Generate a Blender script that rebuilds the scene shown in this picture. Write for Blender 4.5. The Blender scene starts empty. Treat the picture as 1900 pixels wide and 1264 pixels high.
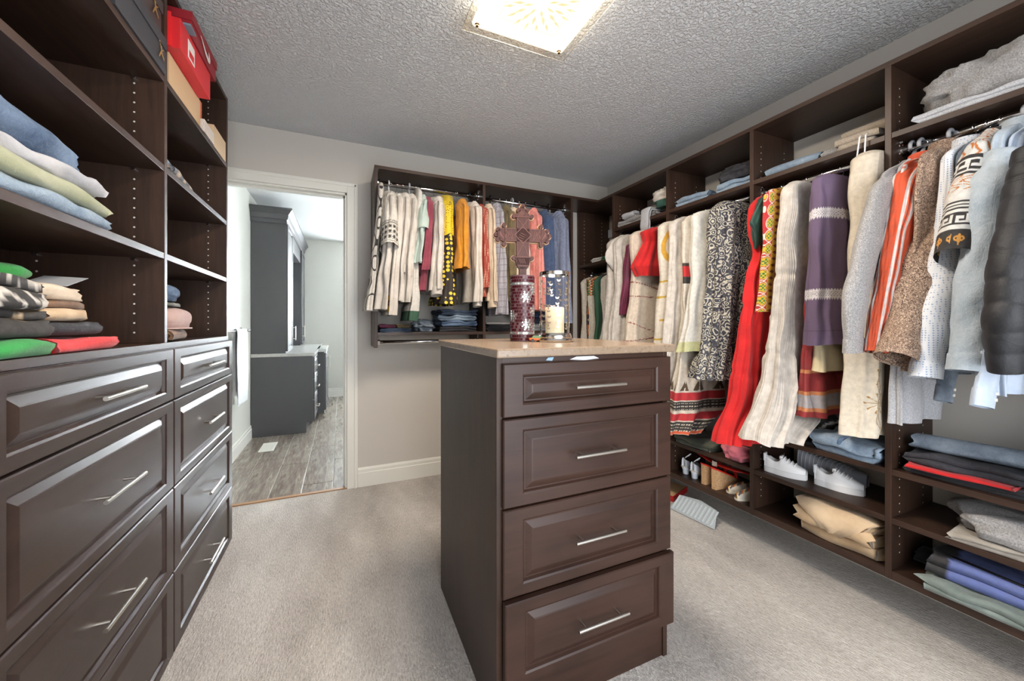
import bpy, bmesh, math, random
import numpy as np
from mathutils import Vector, Matrix

# ------------------------------------------------------------------ camera, light, exposure
SC = bpy.context.scene
COL = SC.collection
CAMH = 1.16
cd = bpy.data.cameras.new('camera'); cam = bpy.data.objects.new('camera', cd); COL.objects.link(cam)
cd.sensor_width = 36.0; cd.lens = 714.8/1900*36.0; cd.shift_y = -31.3/1900; cd.clip_start = 0.02
cam.location = (0, 0, CAMH); cam.rotation_euler = (math.radians(90), 0, math.radians(-23.972))
SC.camera = cam
SC.view_settings.view_transform = 'Standard'; SC.view_settings.look = 'None'
SC.view_settings.gamma = 1.0; SC.view_settings.use_curve_mapping = False
SC.view_settings.exposure = 0.62
W = bpy.data.worlds.new('world'); SC.world = W; W.use_nodes = True
W.node_tree.nodes['Background'].inputs[0].default_value = (0.75, 0.86, 1.0, 1)
W.node_tree.nodes['Background'].inputs[1].default_value = 1.6

def area(name, loc, rot, sx, sy, power, color):
    l = bpy.data.lights.new(name, 'AREA'); l.shape = 'RECTANGLE'; l.size = sx; l.size_y = sy
    l.energy = power; l.color = color
    o = bpy.data.objects.new(name, l); COL.objects.link(o); o.location = loc; o.rotation_euler = rot
    return o
# daylight entering by the bathroom window (far wall); side and rear lights are added fill
area('bathroom_window_daylight', (0.85, 7.05, 1.6), (math.radians(-90), 0, 0), 1.5, 1.5, 500, (0.88, 0.95, 1.0))
area('bathroom_side_fill', (2.2, 4.3, 1.55), (0, math.radians(90), 0), 1.3, 1.4, 34, (0.88, 0.95, 1.0))  # added fill for the bathroom, from an assumed unseen side window
area('rear_opening_fill', (0.62, -1.1, 1.25), (math.radians(90), 0, 0), 1.6, 2.0, 36, (1.0, 0.97, 0.94))  # added fill behind the camera, through an assumed opening
LAMP_EMIT = 0.6; LAMP_W = 28

# ------------------------------------------------------------------ room numbers (metres)
XL, XRW, YB, YF, ZC = -0.93, 2.29, 2.946, -0.39, 2.44
F = 714.8; SN_, CS_ = math.sin(math.radians(23.972)), math.cos(math.radians(23.972)); HV = 600.7
def y_at(u, X):            # where a measured column meets the plane X
    k = (u-950)/F; return X*(CS_-SN_*k)/(SN_+CS_*k)
def x_at(u, Y):
    k = (u-950)/F; return Y*(SN_+CS_*k)/(CS_-SN_*k)
def z_at(X, Y, v): return CAMH-(v-HV)*(X*SN_+Y*CS_)/F

# ------------------------------------------------------------------ helpers
def S(*c):
    if len(c) == 1: c = tuple(int(c[0][i:i+2], 16) for i in (1, 3, 5))
    return tuple(((x/255)/12.92 if x/255 <= .04045 else ((x/255+.055)/1.055)**2.4) for x in c)

class Sines:
    "cheap smooth noise"
    def __init__(s, seed, n=7):
        r = np.random.RandomState(seed); s.k = r.normal(size=(n, 3)); s.p = r.uniform(0, 6.283, n)
        s.k /= np.linalg.norm(s.k, axis=1)[:, None]; s.m = r.uniform(.6, 1.7, n)
    def __call__(s, x, y, z, f):
        x, y, z = np.broadcast_arrays(np.asarray(x, float), y, z); o = np.zeros(x.shape)
        for k, p, m in zip(s.k, s.p, s.m): o += np.sin((k[0]*x+k[1]*y+k[2]*z)*f*m*6.283+p)
        return o/len(s.p)*1.6

def tag(o, label, cat, group=None):
    o['label'] = label; o['category'] = cat
    if group: o['group'] = group
    return o
def thing(name, label, cat, loc=(0, 0, 0), rotz=0, group=None):
    o = bpy.data.objects.new(name, None); COL.objects.link(o); o.empty_display_size = .05
    o.location = loc; o.rotation_euler = (0, 0, rotz)
    return tag(o, label, cat, group)
def new(name, V, Fc, mat, parent=None, smooth=False, colors=None, local=False):
    "one mesh object; V is in world metres unless local"
    V = np.asarray(V, float)
    if parent is not None and not local:
        p = parent; off = np.zeros(3)
        while p is not None: off += np.array(p.location); p = p.parent
        V = V-off
    me = bpy.data.meshes.new(name); me.from_pydata(V.tolist(), [], [list(map(int, f)) for f in Fc])
    me.update()
    if smooth: me.polygons.foreach_set('use_smooth', [True]*len(me.polygons))
    if colors is not None:
        a = me.color_attributes.new('Col', 'FLOAT_COLOR', 'POINT')
        c = np.ones((len(V), 4), np.float32); c[:, :3] = colors; a.data.foreach_set('color', c.ravel())
    if mat: me.materials.append(mat)
    o = bpy.data.objects.new(name, me); COL.objects.link(o)
    if parent is not None: o.parent = parent
    return o
def solo(name, V, Fc, mat, label, cat, group=None, smooth=False, colors=None):
    "a thing that is one mesh, origin at its base"
    V = np.asarray(V, float); b = V.min(0); t = V.max(0); base = np.array([(b[0]+t[0])/2, (b[1]+t[1])/2, b[2]])
    o = new(name, V-base, Fc, mat, smooth=smooth, colors=colors); o.location = base
    return tag(o, label, cat, group)
class MB:
    "collects shapes for one mesh"
    def __init__(s): s.V = []; s.F = []
    def add(s, V, Fc):
        n = len(s.V); s.V += [tuple(v) for v in V]; s.F += [[i+n for i in f] for f in Fc]; return s
    def box(s, x0, x1, y0, y1, z0, z1, bev=0):
        if bev <= 0:
            V = [(x, y, z) for x in (x0, x1) for y in (y0, y1) for z in (z0, z1)]
            return s.add(V, [(0, 1, 3, 2), (4, 6, 7, 5), (0, 4, 5, 1), (2, 3, 7, 6), (0, 2, 6, 4), (1, 5, 7, 3)])
        bm = bmesh.new(); bmesh.ops.create_cube(bm, size=1)
        for v in bm.verts: v.co = ((x0+x1)/2+v.co.x*(x1-x0), (y0+y1)/2+v.co.y*(y1-y0), (z0+z1)/2+v.co.z*(z1-z0))
        bmesh.ops.bevel(bm, geom=bm.edges[:], offset=bev, segments=2, affect='EDGES', profile=.5)
        bm.verts.index_update(); V = [tuple(v.co) for v in bm.verts]; Fc = [[v.index for v in f.verts] for f in bm.faces]; bm.free()
        return s.add(V, Fc)
    def tube(s, pts, r, n=10, cap=True, flat=None):
        P = [Vector(p) for p in pts]; rr = r if hasattr(r, '__len__') else [r]*len(P); V = []; Fc = []
        up = None
        for i, p in enumerate(P):
            t = (P[min(i+1, len(P)-1)]-P[max(i-1, 0)]).normalized()
            if up is None:
                up = Vector((0, 0, 1)) if abs(t.z) < .9 else Vector((1, 0, 0))
            a = t.cross(up).normalized(); b = a.cross(t).normalized(); up = b
            for k in range(n):
                q = 2*math.pi*k/n; V.append(p+(a*math.cos(q)+b*math.sin(q)*(flat or 1))*rr[i])
        for i in range(len(P)-1):
            for k in range(n): Fc.append((i*n+k, i*n+(k+1) % n, (i+1)*n+(k+1) % n, (i+1)*n+k))
        if cap: Fc += [list(range(n))[::-1], [(len(P)-1)*n+k for k in range(n)]]
        return s.add(V, Fc)
    def lathe(s, prof, c=(0, 0, 0), n=32, closed=False):
        V = []; Fc = []
        for r, z in prof:
            for k in range(n):
                q = 2*math.pi*k/n; V.append((c[0]+r*math.cos(q), c[1]+r*math.sin(q), c[2]+z))
        m = len(prof)
        for i in range(m if closed else m-1):
            j = (i+1) % m
            for k in range(n): Fc.append((i*n+k, i*n+(k+1) % n, j*n+(k+1) % n, j*n+k))
        return s.add(V, Fc)
    def prism(s, poly, z0, z1, frame=None):
        "poly of (x,y) extruded z0..z1; frame maps (x,y,z) to the room"
        n = len(poly); V = [(x, y, z0) for x, y in poly]+[(x, y, z1) for x, y in poly]
        if frame: V = [frame(*v) for v in V]
        Fc = [list(range(n))[::-1], list(range(n, 2*n))]+[(i, (i+1) % n, n+(i+1) % n, n+i) for i in range(n)]
        return s.add(V, Fc)
    def build(s, name, mat, parent=None, smooth=False, local=False): return new(name, s.V, s.F, mat, parent, smooth, local=local)
    def solo(s, name, mat, label, cat, group=None, smooth=False): return solo(name, s.V, s.F, mat, label, cat, group, smooth)
def struct(o): o['kind'] = 'structure'; return o
def stuff(o): o['kind'] = 'stuff'; return o
def smooth_by_angle(o, deg=40):
    me = o.data; me.polygons.foreach_set('use_smooth', [True]*len(me.polygons))
    bm = bmesh.new(); bm.from_mesh(me)
    for e in bm.edges:
        if len(e.link_faces) == 2 and e.calc_face_angle(0) > math.radians(deg): e.smooth = False
    bm.to_mesh(me); bm.free(); return o

# ------------------------------------------------------------------ materials
class NT:
    def __init__(s, name):
        s.m = bpy.data.materials.new(name); s.m.use_nodes = True; s.t = s.m.node_tree
        s.b = s.t.nodes['Principled BSDF']; s._c = None
    def n(s, kind, ins=None, **kw):
        o = s.t.nodes.new(kind)
        for k, v in kw.items(): setattr(o, k, v)
        for k, v in (ins or {}).items(): s.set(o.inputs[k], v)
        return o
    def set(s, sock, v):
        if hasattr(v, 'links') or isinstance(v, bpy.types.NodeSocket): s.t.links.new(v, sock)
        else:
            if isinstance(v, tuple) and len(v) == 3 and sock.type == 'RGBA': v = v+(1,)
            sock.default_value = v
    def coord(s, scale=(1, 1, 1), rot=(0, 0, 0), kind='Object'):
        c = s.n('ShaderNodeTexCoord'); mp = s.n('ShaderNodeMapping')
        mp.inputs['Scale'].default_value = scale; mp.inputs['Rotation'].default_value = rot
        s.t.links.new(c.outputs[kind], mp.inputs['Vector']); return mp.outputs['Vector']
    def noise(s, vec, scale, detail=3, rough=.55, dist=0):
        o = s.n('ShaderNodeTexNoise', {'Vector': vec, 'Scale': scale, 'Detail': detail, 'Roughness': rough, 'Distortion': dist}); return o.outputs['Fac']
    def voro(s, vec, scale, feature='F1', rnd=1.0):
        o = s.n('ShaderNodeTexVoronoi', {'Vector': vec, 'Scale': scale, 'Randomness': rnd}, feature=feature); return o
    def ramp(s, fac, stops, mode='LINEAR'):
        o = s.n('ShaderNodeValToRGB'); o.color_ramp.interpolation = mode; e = o.color_ramp.elements
        e[0].position, e[0].color = stops[0][0], tuple(stops[0][1])+(1,)
        e[1].position, e[1].color = stops[-1][0], tuple(stops[-1][1])+(1,)
        for p, c in stops[1:-1]: q = e.new(p); q.color = tuple(c)+(1,)
        s.t.links.new(fac, o.inputs[0]); return o.outputs[0]
    def mix(s, fac, a, b):
        o = s.n('ShaderNodeMix', data_type='RGBA'); s.set(o.inputs[0], fac); s.set(o.inputs[6], a); s.set(o.inputs[7], b); return o.outputs[2]
    def math(s, op, a, b=0.0, c=None):
        o = s.n('ShaderNodeMath', operation=op); s.set(o.inputs[0], a); s.set(o.inputs[1], b)
        if c is not None: s.set(o.inputs[2], c)
        return o.outputs[0]
    def sep(s, vec): o = s.n('ShaderNodeSeparateXYZ'); s.t.links.new(vec, o.inputs[0]); return o.outputs
    def bump(s, h, strength=.3, dist=.01):
        o = s.n('ShaderNodeBump', {'Height': h, 'Strength': strength, 'Distance': dist}); s.t.links.new(o.outputs[0], s.b.inputs['Normal'])
    def col(s, v): s.set(s.b.inputs['Base Color'], v); return s
    def p(s, **kw):
        for k, v in kw.items(): s.set(s.b.inputs[k.replace('_', ' ')], v)
        return s
MATS = {}
def plain(name, c, rough=.5, metal=0, **kw):
    if name in MATS: return MATS[name]
    t = NT(name); t.col(c).p(Roughness=rough, Metallic=metal, **kw); MATS[name] = t.m; return t.m
def wood(name, c1, c2, axis, rough=.33, scale=1.0, blot=.5):
    t = NT(name); sc = [22, 22, 22]; sc['xyz'.index(axis)] = 1.6
    v = t.coord(tuple(q*scale for q in sc)); g = t.noise(v, 2.2, 5, .65, .6)
    f = t.noise(t.coord(tuple(q*scale*5 for q in sc)), 2.5, 2)
    l = t.noise(t.coord((1, 1, 1)), 3.2, 3)
    fac = t.math('ADD', t.math('MULTIPLY', g, .6), t.math('MULTIPLY', l, blot))
    c = t.ramp(fac, [(.3, c1), (.75, c2)])
    t.col(c); t.p(Roughness=rough)
    t.b.inputs['Specular IOR Level'].default_value = .36
    t.bump(f, .06, .002); return t.m
ESP1, ESP2 = S(36, 25, 20), S(70, 50, 39)
M_V = wood('espresso_wood_vertical', ESP1, ESP2, 'z', .46)
M_HY = wood('espresso_wood_along_y', ESP1, ESP2, 'y', .46)
M_HX = wood('espresso_wood_along_x', ESP1, ESP2, 'x')
M_DR = wood('espresso_drawer_front', S(30, 19, 16), S(62, 42, 34), 'x', .36, .6, .7)
M_DL = wood('espresso_drawer_front_y', S(40, 30, 27), S(60, 47, 42), 'y', .36, .6, .5)
M_NI = plain('brushed_nickel', S(205, 200, 192), .28, 1)
M_CH = plain('chrome', S(225, 225, 225), .12, 1)
M_DARK = plain('dark_gap', S(18, 14, 13), .7)
M_WHITE = plain('white_paint_trim', S(225, 224, 216), .4)
M_PIN = plain('pin_hole_metal', S(225, 222, 215), .35, .3)

def fabric(name, c, c2=None, sc=40, bump=.35, weave=700, rough=.85, sheen=.15, mix=(.35, .7)):
    if name in MATS: return MATS[name]
    t = NT(name); v = t.coord()
    c2 = c2 or tuple(x*.82 for x in c)
    n = t.noise(v, sc, 4, .6); t.col(t.ramp(n, [(mix[0], c2), (mix[1], c)]))
    t.p(Roughness=rough); t.b.inputs['Sheen Weight'].default_value = sheen
    h = t.math('ADD', t.math('MULTIPLY', t.noise(v, weave, 1), .35), t.math('MULTIPLY', t.noise(v, 28, 3, .6, .6), 1.3))
    t.bump(h, bump, .008); MATS[name] = t.m; return t.m
def painted(name, rough=.82, bump=.3, metal=0):
    if name in MATS: return MATS[name]
    t = NT(name); a = t.n('ShaderNodeVertexColor'); a.layer_name = 'Col'; v = t.coord()
    n = t.noise(v, 60, 3); t.col(t.mix(t.ramp(n, [(.35, (.3,)*3), (.7, (.1,)*3)]), a.outputs[0], (0.1, .09, .08)))
    t.p(Roughness=rough, Metallic=metal); t.bump(t.math('ADD', t.math('MULTIPLY', t.noise(v, 700, 1), .35), t.noise(v, 28, 3, .6, .6)), bump, .008)
    MATS[name] = t.m; return t.m
M_PAINT = painted('printed_fabric')
def dotted():
    t = NT('polka_dot_cotton'); v = t.coord((1, .35, 1)); z = t.sep(t.coord())[2]
    d1 = t.voro(v, 32, rnd=.35).outputs['Distance']; d2 = t.voro(v, 70, rnd=.6).outputs['Distance']
    hi = t.math('GREATER_THAN', d2, .22); lo = t.math('LESS_THAN', d1, .38)
    sel = t.math('GREATER_THAN', t.math('ADD', z, t.math('MULTIPLY', t.noise(v, 30), .12)), -.27)
    m = t.mix(sel, t.mix(lo, S(38, 30, 28), S(226, 196, 60)), t.mix(hi, S(35, 28, 26), S(226, 196, 40)))
    t.col(m); t.p(Roughness=.7); return t.m
def paisley():
    t = NT('grey_paisley_chiffon'); v = t.coord(); v2 = t.coord()
    w = t.n('ShaderNodeTexNoise', {'Vector': v, 'Scale': 22.0, 'Detail': 1})
    mx = t.n('ShaderNodeVectorMath', operation='MULTIPLY_ADD'); t.set(mx.inputs[0], w.outputs['Color']); mx.inputs[1].default_value = (.035,)*3; t.set(mx.inputs[2], v2)
    vo = t.voro(mx.outputs[0], 32, rnd=.75); d = vo.outputs['Distance']
    ring = t.math('SINE', t.math('MULTIPLY', d, 19.0))
    t.col(t.ramp(t.math('MULTIPLY_ADD', ring, .5, .5), [(0, S(44, 44, 50)), (.5, S(70, 70, 78)), (.66, S(120, 120, 126)), (.8, S(168, 162, 146)), (1, S(188, 181, 162))]))
    t.p(Roughness=.6); return t.m
def floral_brown():
    t = NT('brown_floral_shirting'); v = t.coord(); w = t.noise(v, 120, 4, .7, 2.5); q = t.noise(v, 9, 2)
    a = t.ramp(w, [(.42, S(74, 60, 54)), (.5, S(120, 98, 82)), (.56, S(196, 170, 148)), (.7, S(205, 182, 160))]); t.col(t.mix(t.ramp(q, [(.35, (0,)*3), (.7, (.35,)*3)]), a, S(150, 118, 94))); t.p(Roughness=.8); return t.m
def plaid():
    t = NT('grey_plaid_suiting'); c = t.sep(t.coord())
    def ln(s, f, w): return t.math('LESS_THAN', t.math('FRACT', t.math('MULTIPLY_ADD', s, f, 50.0)), w)
    l1 = t.math('MAXIMUM', ln(c[2], 24.0, .12), ln(c[1], 24.0, .14)); l2 = t.math('MAXIMUM', ln(c[2], 120.0, .3), ln(c[1], 120.0, .3))
    m = t.mix(t.math('MULTIPLY', l2, .35), S(158, 156, 162), S(104, 100, 110)); t.col(t.mix(t.math('MULTIPLY', l1, .7), m, S(104, 92, 104))); t.p(Roughness=.85); return t.m
def dots_fine(name, c, dc, f=110):
    t = NT(name); v = t.coord((1, 1, 1)); d = t.voro(v, f, rnd=.1).outputs['Distance']; t.col(t.mix(t.math('LESS_THAN', d, .3), c, dc)); t.p(Roughness=.8); t.bump(t.noise(v, 28, 3), .25, .008); return t.m
def denim(name, c, c2, dirt=.4):
    t = NT(name); v = t.coord(); n = t.noise(v, 7, 3); f = t.noise(t.coord((1, 1, .25)), 420, 2); w = t.noise(v, 34, 4, .7, 1.2)
    fac = t.math('ADD', t.math('MULTIPLY', n, .6), t.math('MULTIPLY', w, .5)); t.col(t.mix(t.math('MULTIPLY', f, .35), t.ramp(fac, [(.35, c), (.72, c2)]), tuple(x*.6 for x in c)))
    t.p(Roughness=.9); t.bump(t.math('ADD', t.math('MULTIPLY', f, .3), w), .45, .008); return t.m
M_DN_BLUE = denim('blue_denim', S(56, 78, 108), S(120, 142, 170))
M_DN_LIGHT = denim('light_denim', S(108, 130, 154), S(164, 180, 194))
M_DN_DARK = denim('dark_denim', S(38, 52, 74), S(84, 100, 122))
M_DN_GREY = denim('grey_denim', S(84, 96, 110), S(136, 148, 160))
M_DN_BLACK = denim('black_denim', S(34, 34, 38), S(66, 66, 72))
def heather(name, c, c2): return fabric(name, c, c2, 260, .3, 900, .95, .3)
M_HG = heather('heather_grey_fleece', S(176, 173, 171), S(120, 118, 117))
M_HLG = heather('pale_grey_fleece', S(204, 204, 206), S(160, 162, 168))
M_HTAUPE = heather('taupe_fleece', S(182, 168, 150), S(146, 132, 116))
M_WHT = fabric('white_cotton', S(214, 207, 198), S(188, 180, 170), 12)
M_CRM = fabric('cream_cotton', S(214, 196, 172), S(192, 172, 148), 12)
M_GAUZE = fabric('ivory_gauze', S(214, 206, 196), S(184, 176, 166), 30, .5)
M_RED = fabric('red_crepe', S(214, 30, 30), S(186, 20, 24), 10)
M_PURP = fabric('purple_crepe', S(104, 84, 116), S(86, 68, 98), 10)
M_BLACK = fabric('black_cotton', S(36, 36, 40), S(24, 24, 28), 12)
M_NAVY = fabric('navy_wool', S(62, 80, 112), S(46, 62, 92), 50)
M_SLATE = fabric('slate_blue_wool', S(124, 132, 156), S(100, 108, 132), 60)
M_CORAL = fabric('coral_wool', S(226, 146, 136), S(204, 122, 112), 40)
M_OLIVE = fabric('olive_cotton', S(112, 98, 66), S(92, 78, 50), 20)
M_MUST = fabric('mustard_wool', S(216, 146, 34), S(196, 126, 24), 40)
M_BURG = fabric('burgundy_satin', S(120, 32, 70), S(90, 20, 50), 14, rough=.4)
M_GREEN = fabric('green_cotton', S(40, 150, 66), S(30, 120, 50), 10)
M_DKGREEN = fabric('dark_green_satin', S(30, 74, 62), S(20, 54, 46), 10, rough=.45)
M_TAN = fabric('tan_cotton', S(206, 178, 142), S(184, 154, 118), 14)
M_SAGE = fabric('sage_cotton', S(132, 142, 136), S(104, 116, 110), 14)
M_PINK = fabric('pink_cotton', S(214, 120, 124), S(184, 92, 110), 9)
M_OLV2 = fabric('army_green_cotton', S(84, 86, 70), S(60, 64, 52), 12)
M_BROWN = fabric('brown_cotton', S(126, 92, 62), S(96, 68, 44), 14)
M_PERI = heather('periwinkle_fleece', S(104, 120, 178), S(78, 92, 146))
M_PL_GREY = plain('grey_plastic', S(170, 172, 178), .4)
M_PL_BLK = plain('black_plastic', S(28, 28, 30), .4)
M_PL_WHT = plain('white_plastic', S(228, 228, 228), .4)

def carpet():
    t = NT('grey_loop_carpet'); a = t.coord((34, 7, 1)); b = t.coord((1, 1, 1))
    n1 = t.noise(a, 6, 3, .7); n2 = t.noise(b, 260, 2, .7); n3 = t.noise(t.coord((2.4, .8, 1)), 1.6, 3, .6)
    n4 = t.voro(t.coord((150, 60, 1)), 1.0).outputs['Distance']
    f = t.math('ADD', t.math('MULTIPLY', n1, .42), t.math('ADD', t.math('MULTIPLY', n2, .28), t.math('MULTIPLY', n3, .42)))
    c = t.ramp(f, [(.40, S(138, 130, 123)), (.55, S(188, 181, 174)), (.70, S(224, 218, 211))])
    c = t.mix(t.math('MULTIPLY', t.math('LESS_THAN', n4, .22), .22), c, S(96, 88, 80)); t.col(c)
    t.p(Roughness=.98); t.b.inputs['Sheen Weight'].default_value = .2
    t.bump(t.math('ADD', t.math('ADD', n2, n4), t.math('MULTIPLY', n1, .8)), .8, .006); return t.m
def ceilmat():
    t = NT('textured_ceiling_paint'); v = t.coord(); n = t.noise(v, 75, 4, .55, .4); n2 = t.noise(v, 24, 2)
    t.col(S(226, 228, 230)); t.p(Roughness=.75); t.bump(t.math('ADD', t.ramp(n, [(.42, (0,)*3), (.6, (1,)*3)]), t.math('MULTIPLY', n2, .3)), .9, .008); return t.m
def wallmat(name, c):
    t = NT(name); v = t.coord(); t.col(t.mix(t.math('MULTIPLY', t.noise(v, 2.2), .15), c, tuple(x*.9 for x in c))); t.p(Roughness=.6); t.bump(t.noise(v, 260, 2), .06, .002); return t.m
def granite(name, base, specks, sc):
    t = NT(name); v = t.coord(); n = t.noise(v, sc, 6, .75); n2 = t.noise(v, sc*.28, 3)
    c = t.ramp(n, [(.32, specks[0]), (.45, base), (.6, base), (.72, specks[1])]); t.col(t.mix(t.math('MULTIPLY', n2, .5), c, specks[2])); t.p(Roughness=.22); return t.m
M_CARPET = carpet(); M_CEIL = ceilmat(); M_WALL = wallmat('greige_wall_paint', S(198, 193, 185)); M_BWALL = wallmat('bathroom_wall_paint', S(206, 206, 198))
M_TOP = granite('brown_laminate_stone', S(142, 124, 106), [S(88, 74, 64), S(186, 176, 162), S(146, 120, 95)], 90)
M_GRAN = granite('grey_granite', S(188, 188, 184), [S(70, 68, 66), S(236, 236, 232), S(150, 148, 144)], 120)

# ------------------------------------------------------------------ the room shell
struct(MB().box(XL, XRW, YF-.12, YB+.0, -.06, 0).build('floor', M_CARPET))
struct(MB().box(XL-.1, XRW+.1, YF-.12, YB+.11, ZC, ZC+.08).build('ceiling', M_CEIL))
struct(MB().box(XL-.1, XL, YF-.12, YB+.11, -.06, ZC).build('wall_left', M_WALL))
struct(MB().box(XRW, XRW+.1, YF-.12, YB+.11, -.06, ZC).build('wall_right', M_WALL))
DX0, DX1, DZ = -.72, .04, 2.075       # bathroom doorway
mb = MB().box(XL, DX0, YB, YB+.11, -.06, ZC).box(DX1, XRW, YB, YB+.11, -.06, ZC).box(DX0, DX1, YB, YB+.11, DZ, ZC)
struct(mb.build('wall_back', M_WALL))
RX0, RX1 = -.3, 1.55                  # assumed opening behind the camera, made for the added fill light
mb = MB().box(XL, RX0, YF-.12, YF, 0, ZC).box(RX1, XRW, YF-.12, YF, 0, ZC).box(RX0, RX1, YF-.12, YF, 2.1, ZC)
struct(mb.build('wall_front', M_WALL))
# door casing (room side), jamb lining and threshold
def casing(name, x0, x1, y, ztop, w=.07, t=.018, s=-1):
    root = MB()
    for a, b in ((x0-w, x0), (x1, x1+w)):
        root.box(a, b, min(y, y+s*t), max(y, y+s*t), 0, ztop+w, .003)
        root.box(a+.008 if a < x0 else a+w-.022, (a+.022) if a < x0 else a+w-.008, min(y, y+s*(t+.006)), max(y, y+s*(t+.006)), 0, ztop+w-.01, .002)
    root.box(x0, x1, min(y, y+s*t), max(y, y+s*t), ztop, ztop+w, .003)
    root.box(x0-w+.01, x1+w-.01, min(y, y+s*(t+.006)), max(y, y+s*(t+.006)), ztop+w-.024, ztop+w-.01, .002)
    return struct(root.build(name, M_WHITE))
casing('trim_1', DX0, DX1, YB, DZ)
casing('trim_2', DX0, DX1, YB+.11, DZ, s=1)
mb = MB().box(DX0, DX0+.012, YB, YB+.11, 0, DZ).box(DX1-.012, DX1, YB, YB+.11, 0, DZ).box(DX0, DX1, YB, YB+.11, DZ-.012, DZ)
mb.box(DX1-.024, DX1-.012, YB+.04, YB+.075, 0, DZ-.012).box(DX0, DX1, YB+.04, YB+.075, DZ-.024, DZ-.012)
struct(mb.build('trim_3', M_WHITE))
struct(MB().box(DX0, DX1, YB-.004, YB+.03, -.03, .006, .002).build('trim_4', plain('oak_threshold', S(150, 112, 76), .5)))
def baseboard(name, p0, p1, nx, ny, h=.135, t=.014):
    "from p0 to p1 along a wall, sticking out along (nx,ny)"
    prof = [(0, 0), (t, 0), (t, h*.72), (t*.72, h*.75), (t*.72, h*.9), (t*.3, h), (0, h)]
    V = []; n = len(prof)
    for p in (p0, p1): V += [(p[0]+nx*a, p[1]+ny*a, z) for a, z in prof]
    Fc = [(i, (i+1) % n, n+(i+1) % n, n+i) for i in range(n)]+[list(range(n)), list(range(n, 2*n))[::-1]]
    return struct(new(name, V, Fc, M_WHITE))
baseboard('baseboard_back', (DX1+.071, YB), (XRW, YB), 0, -1)
baseboard('baseboard_right', (XRW, YF), (XRW, YB-.015), -1, 0)

# ------------------------------------------------------------------ bathroom beyond the doorway
BXL, BXR, BY0, BY1, BZ = -.835, 1.9, YB+.11, 6.75, 2.47
struct(MB().box(BXL-.1, BXL, BY0, BY1, -.06, BZ).build('wall_bathroom_left', M_BWALL))
struct(MB().box(BXR, BXR+.1, BY0, 3.7, -.06, BZ).box(BXR, BXR+.1, 4.9, BY1, -.06, BZ).box(BXR, BXR+.1, 3.7, 4.9, -.06, .9).box(BXR, BXR+.1, 3.7, 4.9, 2.2, BZ).build('wall_bathroom_right', M_BWALL))  # gap in this wall made for the added side window
struct(MB().box(BXL-.1, BXR+.1, BY0-.0, BY1+.1, BZ, BZ+.08).box(.0, BXR, BY1-.5, BY1, BZ-.001, BZ).build('ceiling_bathroom', plain('bathroom_ceiling_paint', S(226, 228, 228), .7)))
WX0, WX1, WZ0, WZ1 = .2, 1.5, .95, 2.2
mb = MB().box(BXL, WX0, BY1, BY1+.12, -.06, BZ).box(WX1, BXR, BY1, BY1+.12, -.06, BZ).box(WX0, WX1, BY1, BY1+.12, -.06, WZ0).box(WX0, WX1, BY1, BY1+.12, WZ1, BZ)
struct(mb.build('wall_bathroom_back', M_BWALL))
wr = MB().box(WX0-.07, WX0, BY1-.02, BY1, WZ0-.07, WZ1+.07).box(WX1, WX1+.07, BY1-.02, BY1, WZ0-.07, WZ1+.07).box(WX0, WX1, BY1-.02, BY1, WZ1, WZ1+.07).box(WX0-.03, WX1+.03, BY1-.04, BY1, WZ0-.07, WZ0).build('window_1', M_WHITE)
struct(wr)
wr2 = MB().box(BXR-.02, BXR, 3.63, 3.7, .83, 2.27).box(BXR-.02, BXR, 4.9, 4.97, .83, 2.27).box(BXR-.02, BXR, 3.7, 4.9, 2.2, 2.27).box(BXR-.04, BXR, 3.66, 4.94, .83, .9).build('window_added', M_WHITE); struct(wr2)  # unseen window, added to bring more light into the bathroom
gl = NT('window_glass'); gl.col((1, 1, 1)).p(Roughness=.0, Transmission_Weight=1.0, IOR=1.02)
for i in range(2):
    a = WX0+(WX1-WX0)/2*i
    MB().box(a+.02, a+(WX1-WX0)/2-.02, BY1+.05, BY1+.056, WZ0+.02, WZ1-.02).build('pane', gl.m, wr)
    MB().box(a, a+.02, BY1+.03, BY1+.08, WZ0, WZ1).box(a+(WX1-WX0)/2-.02, a+(WX1-WX0)/2, BY1+.03, BY1+.08, WZ0, WZ1).box(a, a+(WX1-WX0)/2, BY1+.03, BY1+.08, WZ0, WZ0+.02).box(a, a+(WX1-WX0)/2, BY1+.03, BY1+.08, WZ1-.02, WZ1).build('sash', M_WHITE, wr)
MB().box(BXR+.05, BXR+.056, 3.7, 4.9, .9, 2.2).build('pane', gl.m, wr2)
MB().box(BXR+.03, BXR+.08, 3.7, 3.73, .9, 2.2).box(BXR+.03, BXR+.08, 4.87, 4.9, .9, 2.2).build('sash', M_WHITE, wr2)
baseboard('baseboard_bathroom_left', (BXL, BY0), (BXL, 4.63), 1, 0)
baseboard('baseboard_bathroom_back', (-.27, BY1), (BXR, BY1), 0, -1)
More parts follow.
